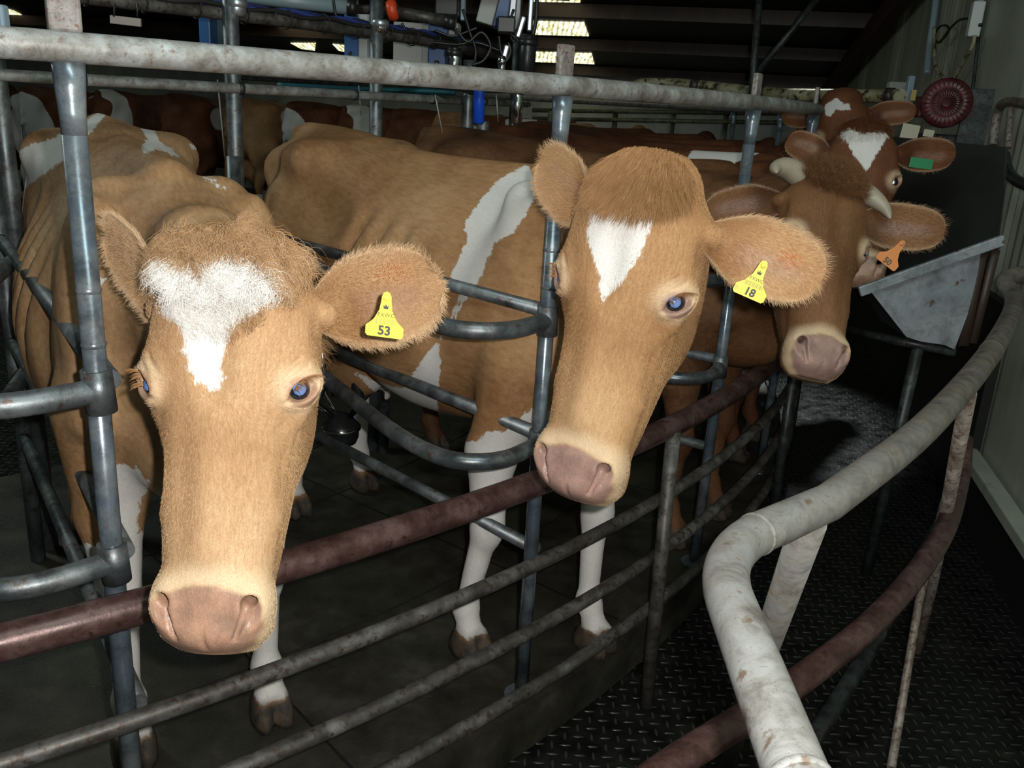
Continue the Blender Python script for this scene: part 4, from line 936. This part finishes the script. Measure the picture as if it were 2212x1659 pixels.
# motor with red guard on the right wall
mo = WPx(2045, 222, .22); root = empty('red_motor', tuple(mo)); tag(root, 'dusty dark red electric motor with a round fan guard on the right wall', 'motor')
REDM = pipe_mat('dusty_red_paint', [(.05, .008, .010), (.10, .014, .018), (.14, .035, .035)], rust=(.05, .02, .015), metal=.1, rustamt=.1)
tow = (CC-mo)/np.linalg.norm(CC-mo); ax = np.array([-.35, -.9, .02]); ax /= np.linalg.norm(ax)
b = MB(); r = .118; b.lathe([(.02, .012), (.03, .0), (r*.55, .0), (r*.6, .006), (r*.9, .0), (r, -.015), (r, -.07), (r*.93, -.075), (.001, -.075)], mo, ax, 36); b.build('fan_guard', REDM, root)
b = MB()
for i in range(28):
    a = 2*PI*i/28; u = Vector(ax).orthogonal().normalized(); w = Vector(ax).cross(u); p = Vector(mo)+(u*math.cos(a)+w*math.sin(a))*r*.3; q = Vector(mo)+(u*math.cos(a)+w*math.sin(a))*r*.86; b.tube([p+Vector(ax)*.003, q+Vector(ax)*.003], .003, 5)
b.build('guard_ribs', REDM, root)
b = MB(); b.lathe([(.001, -.30), (r*.8, -.30), (r*.85, -.28), (r*.85, -.07), (.001, -.07)], mo, ax, 28); b.build('housing', REDM, root)
b = MB(); b.box(mo-ax*.19+np.array([-.10, -.02, -.02]), (.10, .10, .10), None, 0, .01); b.build('terminal_box', REDM, root)
b = MB(); b.box(mo-ax*.19+np.array([.03, .05, -.16]), (.26, .2, .03), None, 0, .003); b.box(WPx(2105, 270, .06), (.02, .14, .34), rt, 0, .003); b.build('bracket', MAT['dark'], root)
b = MB(); b.box(mo-ax*.1+np.array([-.175, -.02, .03]), (.024, .01, .05), None); b.build('yellow_label', plain('faded_yellow', (.45, .33, .12), .5), root)
gb = WPx(1937, 208, .25); b = MB(); b.box(gb, (.13, .06, .17), None, 0, .006); o = b.build('grey_box', GREYB); tag(o, 'grey metal box where the cream pipe meets the right wall', 'box')
b = MB(); b.box(WPx(1962, 205, .22), (.035, .04, .22), None, 0, .004); o = b.build('upright_bracket', LBLUE); tag(o, 'pale blue-grey upright bracket between the grey box and red motor', 'bracket')
sw = WPx(2107, 42, .05); root = empty('switch_box', tuple(sw)); tag(root, 'white switch box high on the right wall', 'switch box'); b = MB(); b.box(sw, (.175, .06, .075), Matrix.Rotation(math.atan2(WD[1], WD[0]), 3, 'Z') @ Matrix.Rotation(R_(90), 3, 'Y'), 0, .008); b.build('box', plain('white_plastic', (.62, .66, .66), .35), root)
b = MB(); a = WPx(2117, 54, .085); b.lathe([(.001, .008), (.008, .006), (.009, -.01), (.001, -.012)], a, WN, 12); b.build('knob', BLK, root)
def wcab(name, pts, off, r, mat, lab, cat):
    b = MB(); b.tube(smooth_path([WPx(x, y, off) for x, y in pts], 8), r, 10); o = b.build(name, mat); tag(o, lab, cat)
wcab('conduit', [(2026, -40), (2018, 30), (2008, 100), (2002, 160)], .04, .022, PVC, 'pale conduit running down the right wall left of the switch box', 'conduit')
wcab('conduit', [(2122, -40), (2118, 5), (2116, 14)], .04, .018, PVC, 'short pale conduit going up from the white switch box', 'conduit')
wcab('flex_cable', [(2095, 40), (2072, 44), (2052, 62), (2036, 84), (2026, 92), (2018, 78), (2030, 58), (2046, 56), (2048, 70), (2030, 92)], .06, .007, BLK, 'black cable curling left from the white switch box', 'cable')
wcab('cream_conduit', [(2106, 76), (2100, 100), (2084, 130), (2072, 150), (2060, 172)], .06, .010, MOLD, 'cream flexible conduit dropping from the switch box to the motor', 'conduit')
wcab('cream_conduit', [(2018, 60), (2018, 110), (2022, 145), (2040, 170)], .09, .010, MOLD, 'dirty cream conduit curving beside the pale wall conduit', 'conduit')
b = MB(); b.tube([WPx(2124, -40, .02), WPx(2112, 100, .02), WPx(2090, 290, .02), WPx(2050, 470, .02)], .010, 8); struct(b.build('trim_10', MAT['dark']))
wr = empty('wall_hose', tuple(WPx(2180, 240, .1))); tag(wr, 'mouldy bent pipe on the wall at the right edge, above the dark bin', 'pipe')
for pts, rad in (([(2145, 315), (2150, 270), (2160, 232), (2180, 220), (2212, 224), (2260, 226)], .020), ([(2178, 320), (2180, 280), (2184, 240), (2186, 226)], .013)):
    b = MB(); b.tube(smooth_path([WPx(x, y, .10) for x, y in pts], 6), rad, 12); b.build('pipe', MAT['muckpipe'], wr)
wcab('dark_pipe', [(2170, 335), (2178, 370), (2200, 392), (2250, 410)], .12, .022, MAT['dark'], 'dark elbowed pipe at the right edge beside the bin', 'pipe')
# feed hopper
root = empty('feed_hopper', tuple(Py(2000, 700, 3.0))); tag(root, 'galvanised steel feed hopper with a sloping rim and tall dark back at the right wall', 'hopper')
GAL2 = pipe_mat('galvanised_sheet', [(.22, .25, .28), (.33, .37, .41), (.42, .46, .50)], rust=(.13, .09, .07), metal=.4, rough=(.35, .55), scale=5, rustamt=.75, bump=.08)
Yh = 2.9; pl = [(1875, 622), (2120, 536), (2112, 590), (2090, 680), (2062, 755), (2040, 745), (1990, 738), (1958, 728)]
F0 = [Py(x, y, Yh) for x, y in pl]; B0 = [p+np.array([.0, .004, 0]) for p in F0]; n = len(pl)
b = MB(); b.add(F0+B0, [tuple(range(n)), tuple(range(n, 2*n))[::-1]]+[(i, (i+1) % n, n+(i+1) % n, n+i) for i in range(n)], 0, False); b.build('side_panel', GAL2, root)
b = MB(); a = Py(1856, 630, Yh-.012); c = Py(2168, 518, Yh-.012); d = Vector(c-a); b.box((a+c)/2, (d.length, .018, .034), d.to_track_quat('X', 'Z').to_matrix(), 0, .003); b.build('rim', GAL2, root)
Yb = 3.55
b = MB(); P = [Py(1958, 728, Yh+.01), Py(1875, 622, Yh+.01), Py(1830, 560, Yb+.2), Py(1900, 690, Yb+.2)]; b.add(P, [(0, 1, 2, 3)], 0, False); P = [Py(1958, 728, Yh+.01), Py(2062, 755, Yh+.01), Py(2080, 700, Yb), Py(1900, 690, Yb+.2)]; b.add(P, [(0, 1, 2, 3)], 0, False); b.build('chute_bottom', MAT['dark'], root)
b = MB(); P = [Py(1890, 292, Yb+.2), Py(2172, 318, Yh+.1), Py(2168, 420, Yh+.1), Py(2150, 560, Yh+.02), Py(2070, 752, Yh+.05), Py(2000, 700, Yb), Py(1850, 640, Yb+.2)]
Q = [p+np.array([.02, .03, 0]) for p in P]; n = len(P); b.add(P+Q, [tuple(range(n)), tuple(range(n, 2*n))[::-1]]+[(i, (i+1) % n, n+(i+1) % n, n+i) for i in range(n)], 0, False); b.build('back_panel', plain('dark_green_black_sheet', (.020, .022, .020), .5), root)
for t_, c_ in (((2078, 560), (2046, 752)), ((2150, 545), (2085, 760))):
    pass
b = MB(); a = Py(1985, 742, Yh+.05); b.tube([a, (a[0], a[1]+.05, FZ)], .020, 12); b.build('leg', MAT['dark'], root)
b = MB(); b.tube([Py(1830, 712, Yh+.25), Py(1960, 740, Yh+.05), Py(2062, 760, Yh+.02)], .016, 12); b.build('support_bar', MAT['dark'], root)
b = MB(); a = Py(2118, 545, Yh+.02); c = Py(2078, 745, Yh+.02); b.tube([a, c], .022, 4); b.tube([Py(2150, 540, Yh+.02), Py(2100, 740, Yh+.02)], .016, 4); b.build('brown_frame', plain('brown_frame_paint', (.05, .032, .025), .5), root)
# foreground handrail of the exit race
root = empty('exit_handrail', (.4, 1.2, FZ)); tag(root, 'thick bent galvanised handrail sweeping through the right foreground', 'handrail')
P = [(.235, .30, .985), (.235, .60, .985), (.24, .80, .985), (.2445, .93, .985), (.305, .965, .985), (.44, 1.11, .975), (.71, 1.44, .975), (1.05, 1.92, .98), (1.35, 2.39, .985), (1.50, 2.66, .99), (1.53, 2.78, 1.02), (1.60, 2.82, 1.04), (1.75, 2.84, 1.045), (1.86, 2.85, 1.045)]
b = MB(); TP = fillet([P[0], (.243, .925, .985), P[5]], .11, 12); TP = [TP[0]]+[np.array(P[0])+(TP[1]-np.array(P[0]))*t for t in (.25, .5, .75)]+TP[1:-1]+smooth_path(P[5:], 6); b.tube(TP, .0258, 24); b.build('top_pipe', MAT['bigpipe'], root)
for c_ in ((.235, .60, .985), (.325, .985, .983), (1.12, 2.03, .98)):
    i = int(np.argmin([np.linalg.norm(np.array(q)-np.array(c_)) for q in TP])); i = min(max(i, 1), len(TP)-2); d_ = TP[i+1]-TP[i-1]; d_ = d_/np.linalg.norm(d_)*.0045; c_ = TP[i]
    b = MB(); b.tube([c_-d_, c_-d_*.4, c_+d_*.4, c_+d_], [.0258, .0274, .0274, .0258], 24, caps=False); b.build('weld_bead', MAT['bigpipe'], root)
b = MB(); b.tube([(.405, 1.075, .96), (.61, 1.91, FZ)], .0235, 18); b.build('leg', MAT['bigpipe'], root)
b = MB(); a = Pz(2092, 850, .96); c = Pz(2015, 1260, .1); b.tube([a, c, (c[0], c[1], FZ)], .016, 14); b.build('leg', MAT['muckpipe'], root)
b = MB(); P = [Pz(1330, 1740, .5), Pz(1440, 1659, .5), Pz(1550, 1588, .5), Pz(1690, 1497, .5), Pz(1900, 1330, .5), Pz(2030, 1165, .5), Pz(2072, 1040, .52), Pz(2082, 950, .58)]; b.tube(smooth_path(P, 6), .0262, 20); b.build('middle_pipe', MAT['rust2'] if 'rust2' in MAT else MAT['rust'], root)
b = MB(); P = [Pz(1660, 1720, .08), Pz(1780, 1560, .08), Pz(1920, 1330, .08), Pz(2030, 1130, .08)]; b.tube(smooth_path(P, 6), .022, 14); b.build('bottom_pipe', MAT['dark'], root)
b = MB(); a = Pz(1925, 1659, .08); b.tube([a, Pz(1985, 1300, .3), Pz(2040, 1080, .5)], .010, 10); b.build('thin_strut', MAT['muckpipe'], root)
S1 = CowShape((-.69, 1.76), -60, (-.393, 1.112, 1.090), yaw(rodv((-.37, .016, .226)), -13), hs=.978)
S2 = CowShape((.13, 2.24), -48.5, (.150, 1.480, 1.178), yaw(rodv((-.16, .12, -.212)), -19), hs=1.04, legs={'F-1': (-.083, -.072), 'F1': (.106, -.082), 'H1': (.0, -.06), 'H-1': (.06, -.05)})
S3 = CowShape((.68, 3.0), -39, (.811, 2.300, 1.185), rodv((-.532, .17, .155)))
S4 = CowShape((1.06, 3.86), -29, (1.177, 3.164, 1.283), rodv((-.348, -.06, -.264)))
B1 = [(330, 600), (350, 590), (390, 565), (385, 545), (400, 562), (434, 556), (470, 548), (499, 558), (564, 573), (592, 600), (580, 640), (564, 669), (530, 690), (512, 704), (500, 720), (486, 743), (477, 790), (484, 815), (474, 838), (455, 844), (435, 830), (424, 828), (415, 810), (404, 800), (410, 780), (385, 755), (400, 752), (396, 722), (380, 700), (347, 682), (350, 665), (337, 640)]
B2 = [(1280, 430), (1300, 425), (1325, 420), (1335, 440), (1360, 442), (1380, 425), (1400, 417), (1420, 435), (1412, 455), (1405, 490), (1392, 530), (1370, 570), (1350, 600), (1330, 625), (1303, 649), (1292, 620), (1299, 600), (1285, 570), (1270, 530), (1267, 500), (1277, 480), (1275, 455)]
W1 = [[(95, 305), (65, 312), (30, 335), (8, 375), (10, 470), (22, 520), (35, 480), (35, 430), (60, 400), (95, 375), (160, 330), (235, 240), (228, 232), (150, 282)],
      [(300, 270), (330, 275), (345, 305), (375, 325), (390, 340), (370, 335), (340, 320), (310, 335), (305, 315), (320, 300)], [(408, 310), (425, 315), (428, 325), (412, 322)],
      [(420, 368), (450, 378), (490, 410), (480, 412), (445, 388)], [(182, 660), (178, 640), (205, 605), (232, 597), (212, 625), (195, 650)],
      [(228, 1008), (262, 1003), (290, 1010), (322, 1040), (318, 1062), (300, 1085), (298, 1150), (316, 1180), (308, 1240), (292, 1268), (250, 1262), (236, 1180), (218, 1085)]]
W2 = [[(1138, 354), (1151, 380), (1160, 421), (1138, 459), (1113, 500), (1068, 525), (1050, 570), (1031, 615), (1011, 638), (975, 700), (953, 732), (949, 822), (945, 893), (874, 877), (819, 857), (757, 799), (819, 826), (870, 840), (890, 810), (913, 775), (945, 740), (976, 685), (992, 638), (972, 595), (988, 564), (1011, 510), (1002, 484), (1021, 456), (1043, 427), (1075, 389)],
      [(850, 268), (880, 272), (878, 280), (845, 277)], [(725, 252), (755, 250), (745, 258), (728, 258)],
      [(950, 935), (985, 940), (1000, 955), (1030, 952), (1050, 932), (1090, 932), (1150, 880), (1220, 900), (1220, 1150), (940, 1150)]]
if 'DEF1' not in globals():
    h1 = make_cow('cow', S1, 'tan cow with broad white forehead blaze and tousled poll, at the left', MAT['tan'], TAN, blaze=B1, img_patches=W1, white_legs=(.55, .0),
      ears=[dict(side=1, tip=Py(948, 612, 1.16), n=(.10, -1, .15), spot=(.63, .38, .16, .20), w=.068, cup=.03, droop=0), dict(side=-1, tip=Py(218, 505, 1.35), n=(-.70, -.65, -.1), w=.068, cup=.035)], fur=int(90000*FUR),
      tuft=[dict(n=int(8000*FUR), c=(0, .03, .178), r=(.100, .085, .055), d=lambda q: np.stack([q[:, 0]*6+np.sin(q[:, 0]*90+q[:, 2]*60)*.5, -.5+0*q[:, 0], -.35+np.sin(q[:, 0]*70)*.4], 1), L=(.026, .052), curl=.26, lift=.38, mess=.13, droop=.25, k=.50, wt=-.006, rad=.00042),
            dict(n=int(6000*FUR), part=0, c=(0, .24, .20), r=(.09, .20, .13), d=lambda q: np.stack([q[:, 0]*8, .5+0*q[:, 0], -.3+0*q[:, 0]], 1), L=(.03, .06), curl=.12, lift=.3, mess=.2, droop=.4, k=.2, wt=-.05),
            dict(n=int(3200*FUR), c=(0, 0, .10), r=(.058, .08, .045), d=lambda q: np.stack([q[:, 0]*5, -.35+0*q[:, 0], .7-q[:, 2]*4], 1), L=(.012, .022), curl=.12, lift=.10, mess=.12, droop=0, k=.6, wt=.002)])
    h2 = make_cow('cow', S2, 'tan cow with a narrow kite-shaped white blaze and smooth poll, in the middle stall', MAT['tan2'], TAN2, blaze=B2, img_patches=W2, white_legs=(.60, .42),
      ears=[dict(side=1, tip=Py(1778, 604, 1.50), n=(-.05, -1, .15), spot=(.68, .22, .10, .22), w=.062, cup=.026), dict(side=-1, tip=Py(1162, 345, 1.74), n=(-.72, -.66, -.1), w=.064, cup=.03)], fur=int(80000*FUR),
      tuft=[dict(n=int(9000*FUR), c=(0, .03, .185), r=(.088, .085, .060), d=lambda q: np.stack([q[:, 0]*6, -.5+0*q[:, 0], -.75+0*q[:, 0]], 1), L=(.022, .040), curl=.05, lift=.22, mess=.08, droop=.2, k=.25, wt=-.03)])
# ================================================================= MORE COWS
h3p = S3
H3 = make_cow('cow', S3, 'horned ginger cow with an orange ear tag, head over the barrier at right', MAT['ginger'], GINGER, eyes='white', hh=.0055, hb=.022, white_legs=(0, 0), tone=-.03,
   ears=[dict(side=1, tip=Py(2042, 500, 2.42), n=(-.1, -1, .1), w=.062, cup=.024), dict(side=-1, tip=Py(1522, 462, 2.50), n=(.1, -1, .1), w=.060, cup=.026)], fur=int(32000*FUR),
   tuft=[dict(n=int(5500*FUR), c=(0, .02, .19), r=(.09, .09, .07), d=lambda q: np.stack([q[:, 0]*5, -.4+0*q[:, 0], .35-(q[:, 2]<.16)*.8], 1), L=(.018, .040), curl=.12, lift=.55, mess=.25, droop=.1, k=.42, wt=-.03)],
   horns=[dict(p=[S3.fromh((-.060, .075, .180)), S3.fromh((-.125, .060, .190)), S3.fromh((-.168, .040, .170)), S3.fromh((-.180, .010, .140))], r=.034), dict(p=[S3.fromh((.070, .075, .190)), S3.fromh((.118, .070, .185)), S3.fromh((.155, .050, .150)), S3.fromh((.165, .030, .110))], r=.032)])
B4 = [(1823, 287), (1838, 279), (1861, 290), (1884, 286), (1909, 289), (1915, 298), (1901, 323), (1871, 370), (1851, 346), (1835, 318)]
P4 = [[(1528, 275), (1568, 268), (1560, 290), (1528, 295)], [(1485, 340), (1500, 318), (1530, 300), (1600, 296), (1650, 270), (1660, 300), (1640, 330), (1590, 350), (1562, 382), (1520, 365), (1480, 352)]]
make_cow('cow', S4, 'dark red cow with a white heart on its forehead and a green ear tag', MAT['redcoat'], RED, blaze=B4, img_patches=P4, eyes='white', hh=.007, hb=.026,
   ears=[dict(side=1, tip=Py(2062, 335, 3.02), n=(-.1, -1, .1), w=.058, cup=.02), dict(side=-1, tip=Py(1700, 300, 3.4), n=(.1, -1, .1), w=.055, cup=.02)], fur=int(12000*FUR),
   tuft=[dict(n=int(2500*FUR), c=(0, .03, .19), r=(.09, .09, .05), d=lambda q: np.stack([q[:, 0]*5, -.5+0*q[:, 0], -.4+0*q[:, 0]], 1), L=(.014, .026), curl=.1, lift=.35, mess=.2, k=.3, wt=.004)])
ft = ring(5.25, -9.8); S5 = CowShape(ft[:2], -20, Pd(1818, 292, 4.05), yaw(rodv((-.30, -.06, -.2)), -6))
B5 = [(1782, 226), (1792, 221), (1807, 211), (1823, 224), (1835, 224), (1837, 239), (1815, 237), (1805, 236), (1795, 252), (1783, 249)]
make_cow('cow', S5, 'dark red cow with a small white star, its poll showing behind the heart-faced cow', MAT['redcoat'], RED, blaze=B5, img_patches=[[(1050, 300), (1085, 282), (1130, 275), (1172, 285), (1180, 300), (1120, 310), (1060, 306)]], eyes='white', hh=.009, hb=.028,
   ears=[dict(side=1, tip=Py(1978, 240, 4.2), n=(-.1, -1, .1), w=.055, cup=.02), dict(side=-1, tip=Py(1690, 250, 4.2), n=(.1, -1, .1), w=.05, cup=.02)], fur=int(6000*FUR))
# cows on the far side of the turntable: three kinds, then copies
def generic(k, coat, cols, patches, legs):
    a = -40.7+10.3*k; f = ring(5.25, a); hd = a-11.3; h = R_(hd)
    BR = np.array([[math.cos(h), -math.sin(h), 0], [math.sin(h), math.cos(h), 0], [0, 0, 1.]])
    HRl = np.array([[0, -1, 0], [1, 0, 0], [0, 0, 1.]])@rotm('X', -22); HR = BR@HRl; hp = BR@np.array([.62, 0, 1.14])+np.array([f[0], f[1], 0])
    S = CowShape(f[:2], hd, hp, HR); ea = []
    for sd in (1, -1):
        tip = S.fromh((.30*sd, .13, .10)); ea.append(dict(side=sd, tip=tip, n=S.HR@np.array([.2*sd, -1, .1]), w=.055, cup=.02))
    return make_cow('cow', S, 'x', coat, cols, loc_patches=patches, white_legs=legs, eyes=None, hh=None, hb=.034, ears=ea, group='cows round the far side of the turntable')[0]
KIND = {4: ('redcoat', RED, [((-.9, .1, 1.1), (.25, .4, .2))], (.3, .4)), 15: ('redcoat', RED, [((-1.3, 0, 1.2), (.12, .4, .4)), ((-.3, .2, .8), (.2, .3, .3))], (.4, .5)), 16: ('tan2', TAN2, [((-.5, 0, .6), (.4, .4, .3))], (.4, .4)), 17: ('redcoat', RED, [((-.8, .3, 1.), (.2, .3, .4)), ((-1.5, 0, .8), (.25, .4, .5))], (.5, .6))}
protos = {k: generic(k, MAT[v[0]], v[1], v[2], v[3]) for k, v in KIND.items()}
FARL = {4: 'dark red and white cow, first behind the one with the white star', 15: 'dark red cow with a white rump band, far back left of the middle cow'}
def far_copy(src, k0, k1):
    s = protos[src]; r = s.copy(); link(r); d = 10.3*(k1-k0); a = R_(d); v = np.array(s.location)-np.array([*RC, 0]); r.location = (RC[0]+v[0]*math.cos(a)-v[1]*math.sin(a), RC[1]+v[0]*math.sin(a)+v[1]*math.cos(a), 0); r.rotation_euler = (0, 0, s.rotation_euler[2]+a)
    for c in list(s.children):
        q = c.copy(); link(q); q.parent = r; q.matrix_parent_inverse = c.matrix_parent_inverse.copy()
    return r
FAR = dict(protos)
for i, k in enumerate((5, 6, 7, 8, 9, 10, 11, 12, 13, 14, 18, 19, 20, 21)):
    src = (15, 17, 16, 4)[i % 4]; FAR[k] = far_copy(src, src, k)
for k, r in FAR.items():
    r['label'] = FARL.get(k, 'dim cow with white patches on the far side of the turntable'); r['category'] = 'cow'; r['group'] = 'cows round the far side of the turntable'

# ================================================================= EAR TAGS
YEL = plain('yellow_tag', (.78, .66, .08), .4); INK = plain('tag_ink', (.055, .06, .05), .6); INK2 = plain('faint_tag_ink', (.34, .31, .09), .6); ORT = plain('orange_tag', (.55, .20, .06), .45); GRT = plain('green_tag', (.02, .20, .08), .45)
def text_mesh(s, size, bold=0.0):
    c = bpy.data.curves.new('t', 'FONT'); c.body = s; c.size = size; c.align_x = 'CENTER'; c.align_y = 'CENTER'; c.offset = bold; c.resolution_u = 3
    o = bpy.data.objects.new('t', c); link(o); bpy.context.view_layer.update(); dg = bpy.context.evaluated_depsgraph_get(); me = bpy.data.meshes.new_from_object(o.evaluated_get(dg)); bpy.data.objects.remove(o); return me
def ear_tag(cow, c, up, nrm, W, num, mat, serial=True, label=None):
    up = Vector(up).normalized(); n_ = Vector(nrm); n_ = (n_-up*n_.dot(up)).normalized(); x = up.cross(n_); M = Matrix((( x.x, up.x, n_.x, c[0]), (x.y, up.y, n_.y, c[1]), (x.z, up.z, n_.z, c[2]), (0, 0, 0, 1)))
    s = W; out = [(-.50, -.50), (-.44, -.56), (.44, -.56), (.50, -.50), (.50, -.28), (.30, -.10), (.17, .16), (.13, .42), (.125, .52), (.08, .62), (0, .66), (-.08, .62), (-.125, .52), (-.13, .42), (-.17, .16), (-.30, -.10), (-.50, -.28)]
    b = MB(); b.prism([(p[0]*s, p[1]*s) for p in out], .0016, M); tg = b.build('ear_tag', mat, cow)
    if label: tg['label'] = label
    b = MB(); b.lathe([(.001, .004), (.07*s, .0038), (.085*s, .002), (.085*s, .0)], M @ Vector((0, .50*s, .0014)), n_, 18); b.build('stud', mat, tg)
    V = []; b = MB()
    def txt(t, size, px, py, rz=0, m=0, bold=0):
        me = text_mesh(t, size*s, bold*s); R2 = Matrix.Translation((px*s, py*s, .0019)) @ Matrix.Rotation(R_(rz), 4, 'Z'); b.add([M @ R2 @ v.co for v in me.vertices], [tuple(p.vertices) for p in me.polygons], m, False)
    txt(num, .34, .0, -.39, 0, 0, .012)
    if serial:
        txt('FXWC', .155, .02, .03, 0, 0); txt('08', .13, -.42, -.40, 90, 1)
        for k in range(17):
            w = (.010, .018, .026)[(k*7+3) % 3]; xx = -.30+k*.036; b.add([M @ Vector(((xx+q[0]*w)*s, (-.21+q[1]*.15)*s, .0019)) for q in ((0, 0), (1, 0), (1, 1), (0, 1))], [(0, 1, 2, 3)], 1, False)
        crown = [(-.06, .20), (.06, .20), (.07, .31), (.03, .26), (0, .33), (-.03, .26), (-.07, .31)]; b.add([M @ Vector((p[0]*s, p[1]*s, .0019)) for p in crown], [tuple(range(7))], 0, False)
    b.build('printed_number', [INK, INK2], tg); return tg
ear_tag(h1[0], Py(833, 683, 1.075), (.06, 0, 1), (-.05, -1, .25), .048, '53', YEL, label='yellow ear tag numbered 53')
ear_tag(h2[0], Py(1632, 606, 1.435), (.33, 0, .94), (-.1, -1, .15), .054, '18', YEL, label='yellow ear tag numbered 18')
ear_tag(H3[0], Py(1930, 548, 2.28), (.55, .1, .83), (-.2, -1, -.1), .062, '50', ORT, serial=False, label='orange ear tag numbered 50')
g4 = [o for o in bpy.data.objects if o.get('label', '').startswith('dark red cow with a white heart')][0]
b = MB(); a = Py(1990, 353, 2.98); b.box(a, (.075, .004, .032), Matrix.Rotation(R_(4), 3, 'Y'), 0, .001); o = b.build('ear_tag', GRT, g4); o['label'] = 'green ear tag'
g5 = [o for o in bpy.data.objects if o.get('label', '').startswith('dark red cow with a small white star')][0]
CRM = plain('cream_tag', (.50, .47, .36), .5)
for (x, y, w_, h_) in ((1965, 287, .075, .070), (2006, 288, .045, .030)):
    b = MB(); b.box(Py(x, y, 3.95), (w_, .006, h_), Matrix.Rotation(R_(6), 3, 'Y'), 0, .002); o = b.build('ear_tag', CRM, g5); o['label'] = 'cream ear tag'
# milking cluster hanging under the middle cow
root = empty('milking_cluster', tuple(Py(738, 905, 2.9))); tag(root, 'black and steel milking cluster hanging under the middle cow\'s udder', 'milking cluster')
c = Py(738, 925, 2.85); b = MB(); b.lathe([(.001, -.05), (.05, -.05), (.058, -.03), (.06, 0), (.063, .004), (.063, .012), (.055, .02), (.03, .05), (.001, .06)], c, (0, 0, 1), 28); b.build('claw_bowl', BLK, root)
b = MB(); b.lathe([(.0605, -.004), (.066, 0), (.066, .008), (.0605, .012)], c, (0, 0, 1), 28); b.build('steel_band', CHR, root)
for dx, dy in ((-.05, -.03), (.05, -.03), (-.05, .05), (.05, .05)):
    b = MB(); t0 = c+np.array([dx*.6, dy*.6, .05]); b.tube(smooth_path([t0, c+np.array([dx*1.4, dy*1.3, .07]), c+np.array([dx*1.3, dy*1.2, .16]), c+np.array([dx*1.1, dy, .30])], 6), [.010]*18+[.020], 10) if False else b.tube([t0, c+np.array([dx*1.5, dy*1.4, .10]), c+np.array([dx*1.2, dy*1.1, .16]), c+np.array([dx*1.1, dy, .31])], [.009, .010, .021, .020], 12); b.build('teat_cup', CHR if dx < 0 else BLK, root)
b = MB(); b.tube(smooth_path([c+np.array([0, 0, .0]), c+np.array([-.15, .1, -.12]), c+np.array([-.4, .35, -.2]), c+np.array([-.6, .6, .1])], 8), .013, 10); b.build('milk_hose', BLK, root)
cam = bpy.data.cameras.new('camera'); cam.sensor_width = 36; cam.lens = 36*F_PX/2212; cam.clip_start = .02; cam.clip_end = 100
co = bpy.data.objects.new('camera', cam); link(co)
co.matrix_world = Matrix(((CR[0], CU[0], -CF[0], CC[0]), (CR[1], CU[1], -CF[1], CC[1]), (CR[2], CU[2], -CF[2], CC[2]), (0, 0, 0, 1)))
sc.camera = co
def lamp(name, typ, loc, energy, col=(1, 1, 1), size=None, aim=None, sy=None):
    l = bpy.data.lights.new(name, typ); l.energy = energy; l.color = col
    if typ == 'POINT': l.shadow_soft_size = size or .01
    if typ == 'AREA':
        l.size = size
        if sy: l.shape = 'RECTANGLE'; l.size_y = sy
    o = bpy.data.objects.new(name, l); link(o); o.location = tuple(loc)
    if aim is not None: o.rotation_euler = (Vector(aim)-Vector(loc)).to_track_quat('-Z', 'Y').to_euler()
    return o
lamp('camera_flash', 'POINT', CC+CR*.055+CU*.035+CF*.01, 104, (1, .97, .92), .012)
lamp('ambient_fill', 'AREA', (-3.5, 3.5, 3.0), 34, (.85, 1, .93), 2.0, (-3.0, 4.5, 0), .5)  # added fill raising the room's ambient light, no fixture modelled
lamp('ambient_fill', 'AREA', (-4.0, 9.5, 2.6), 60, (.85, 1, .93), 2.0, (-4, 9, 0), .5)  # another added ambient fill, over the far side of the turntable
l_ = lamp('floor_glint_spot', 'SPOT', (2.3, 7.0, 2.52), 300, (.92, 1, .98), None, (1.5, 4.9, -.15)); l_.data.spot_size = R_(27); l_.data.spot_blend = .6; l_.data.shadow_soft_size = .08  # added spot without a fixture, makes the wet highlight on the walkway
lamp('ambient_fill', 'AREA', (.2, .4, 3.2), 42, (.85, 1, .95), 1.5, (2.3, 4.5, .8), .6)  # added fill above the camera, aimed to brighten the right wall
wd = bpy.data.worlds.new('world'); sc.world = wd; wd.use_nodes = True; wd.node_tree.nodes['Background'].inputs[0].default_value = (.75, .92, .85, 1); wd.node_tree.nodes['Background'].inputs[1].default_value = .03
sc.view_settings.view_transform = 'Standard'; sc.view_settings.look = 'None'; sc.view_settings.gamma = 1; sc.view_settings.exposure = 0
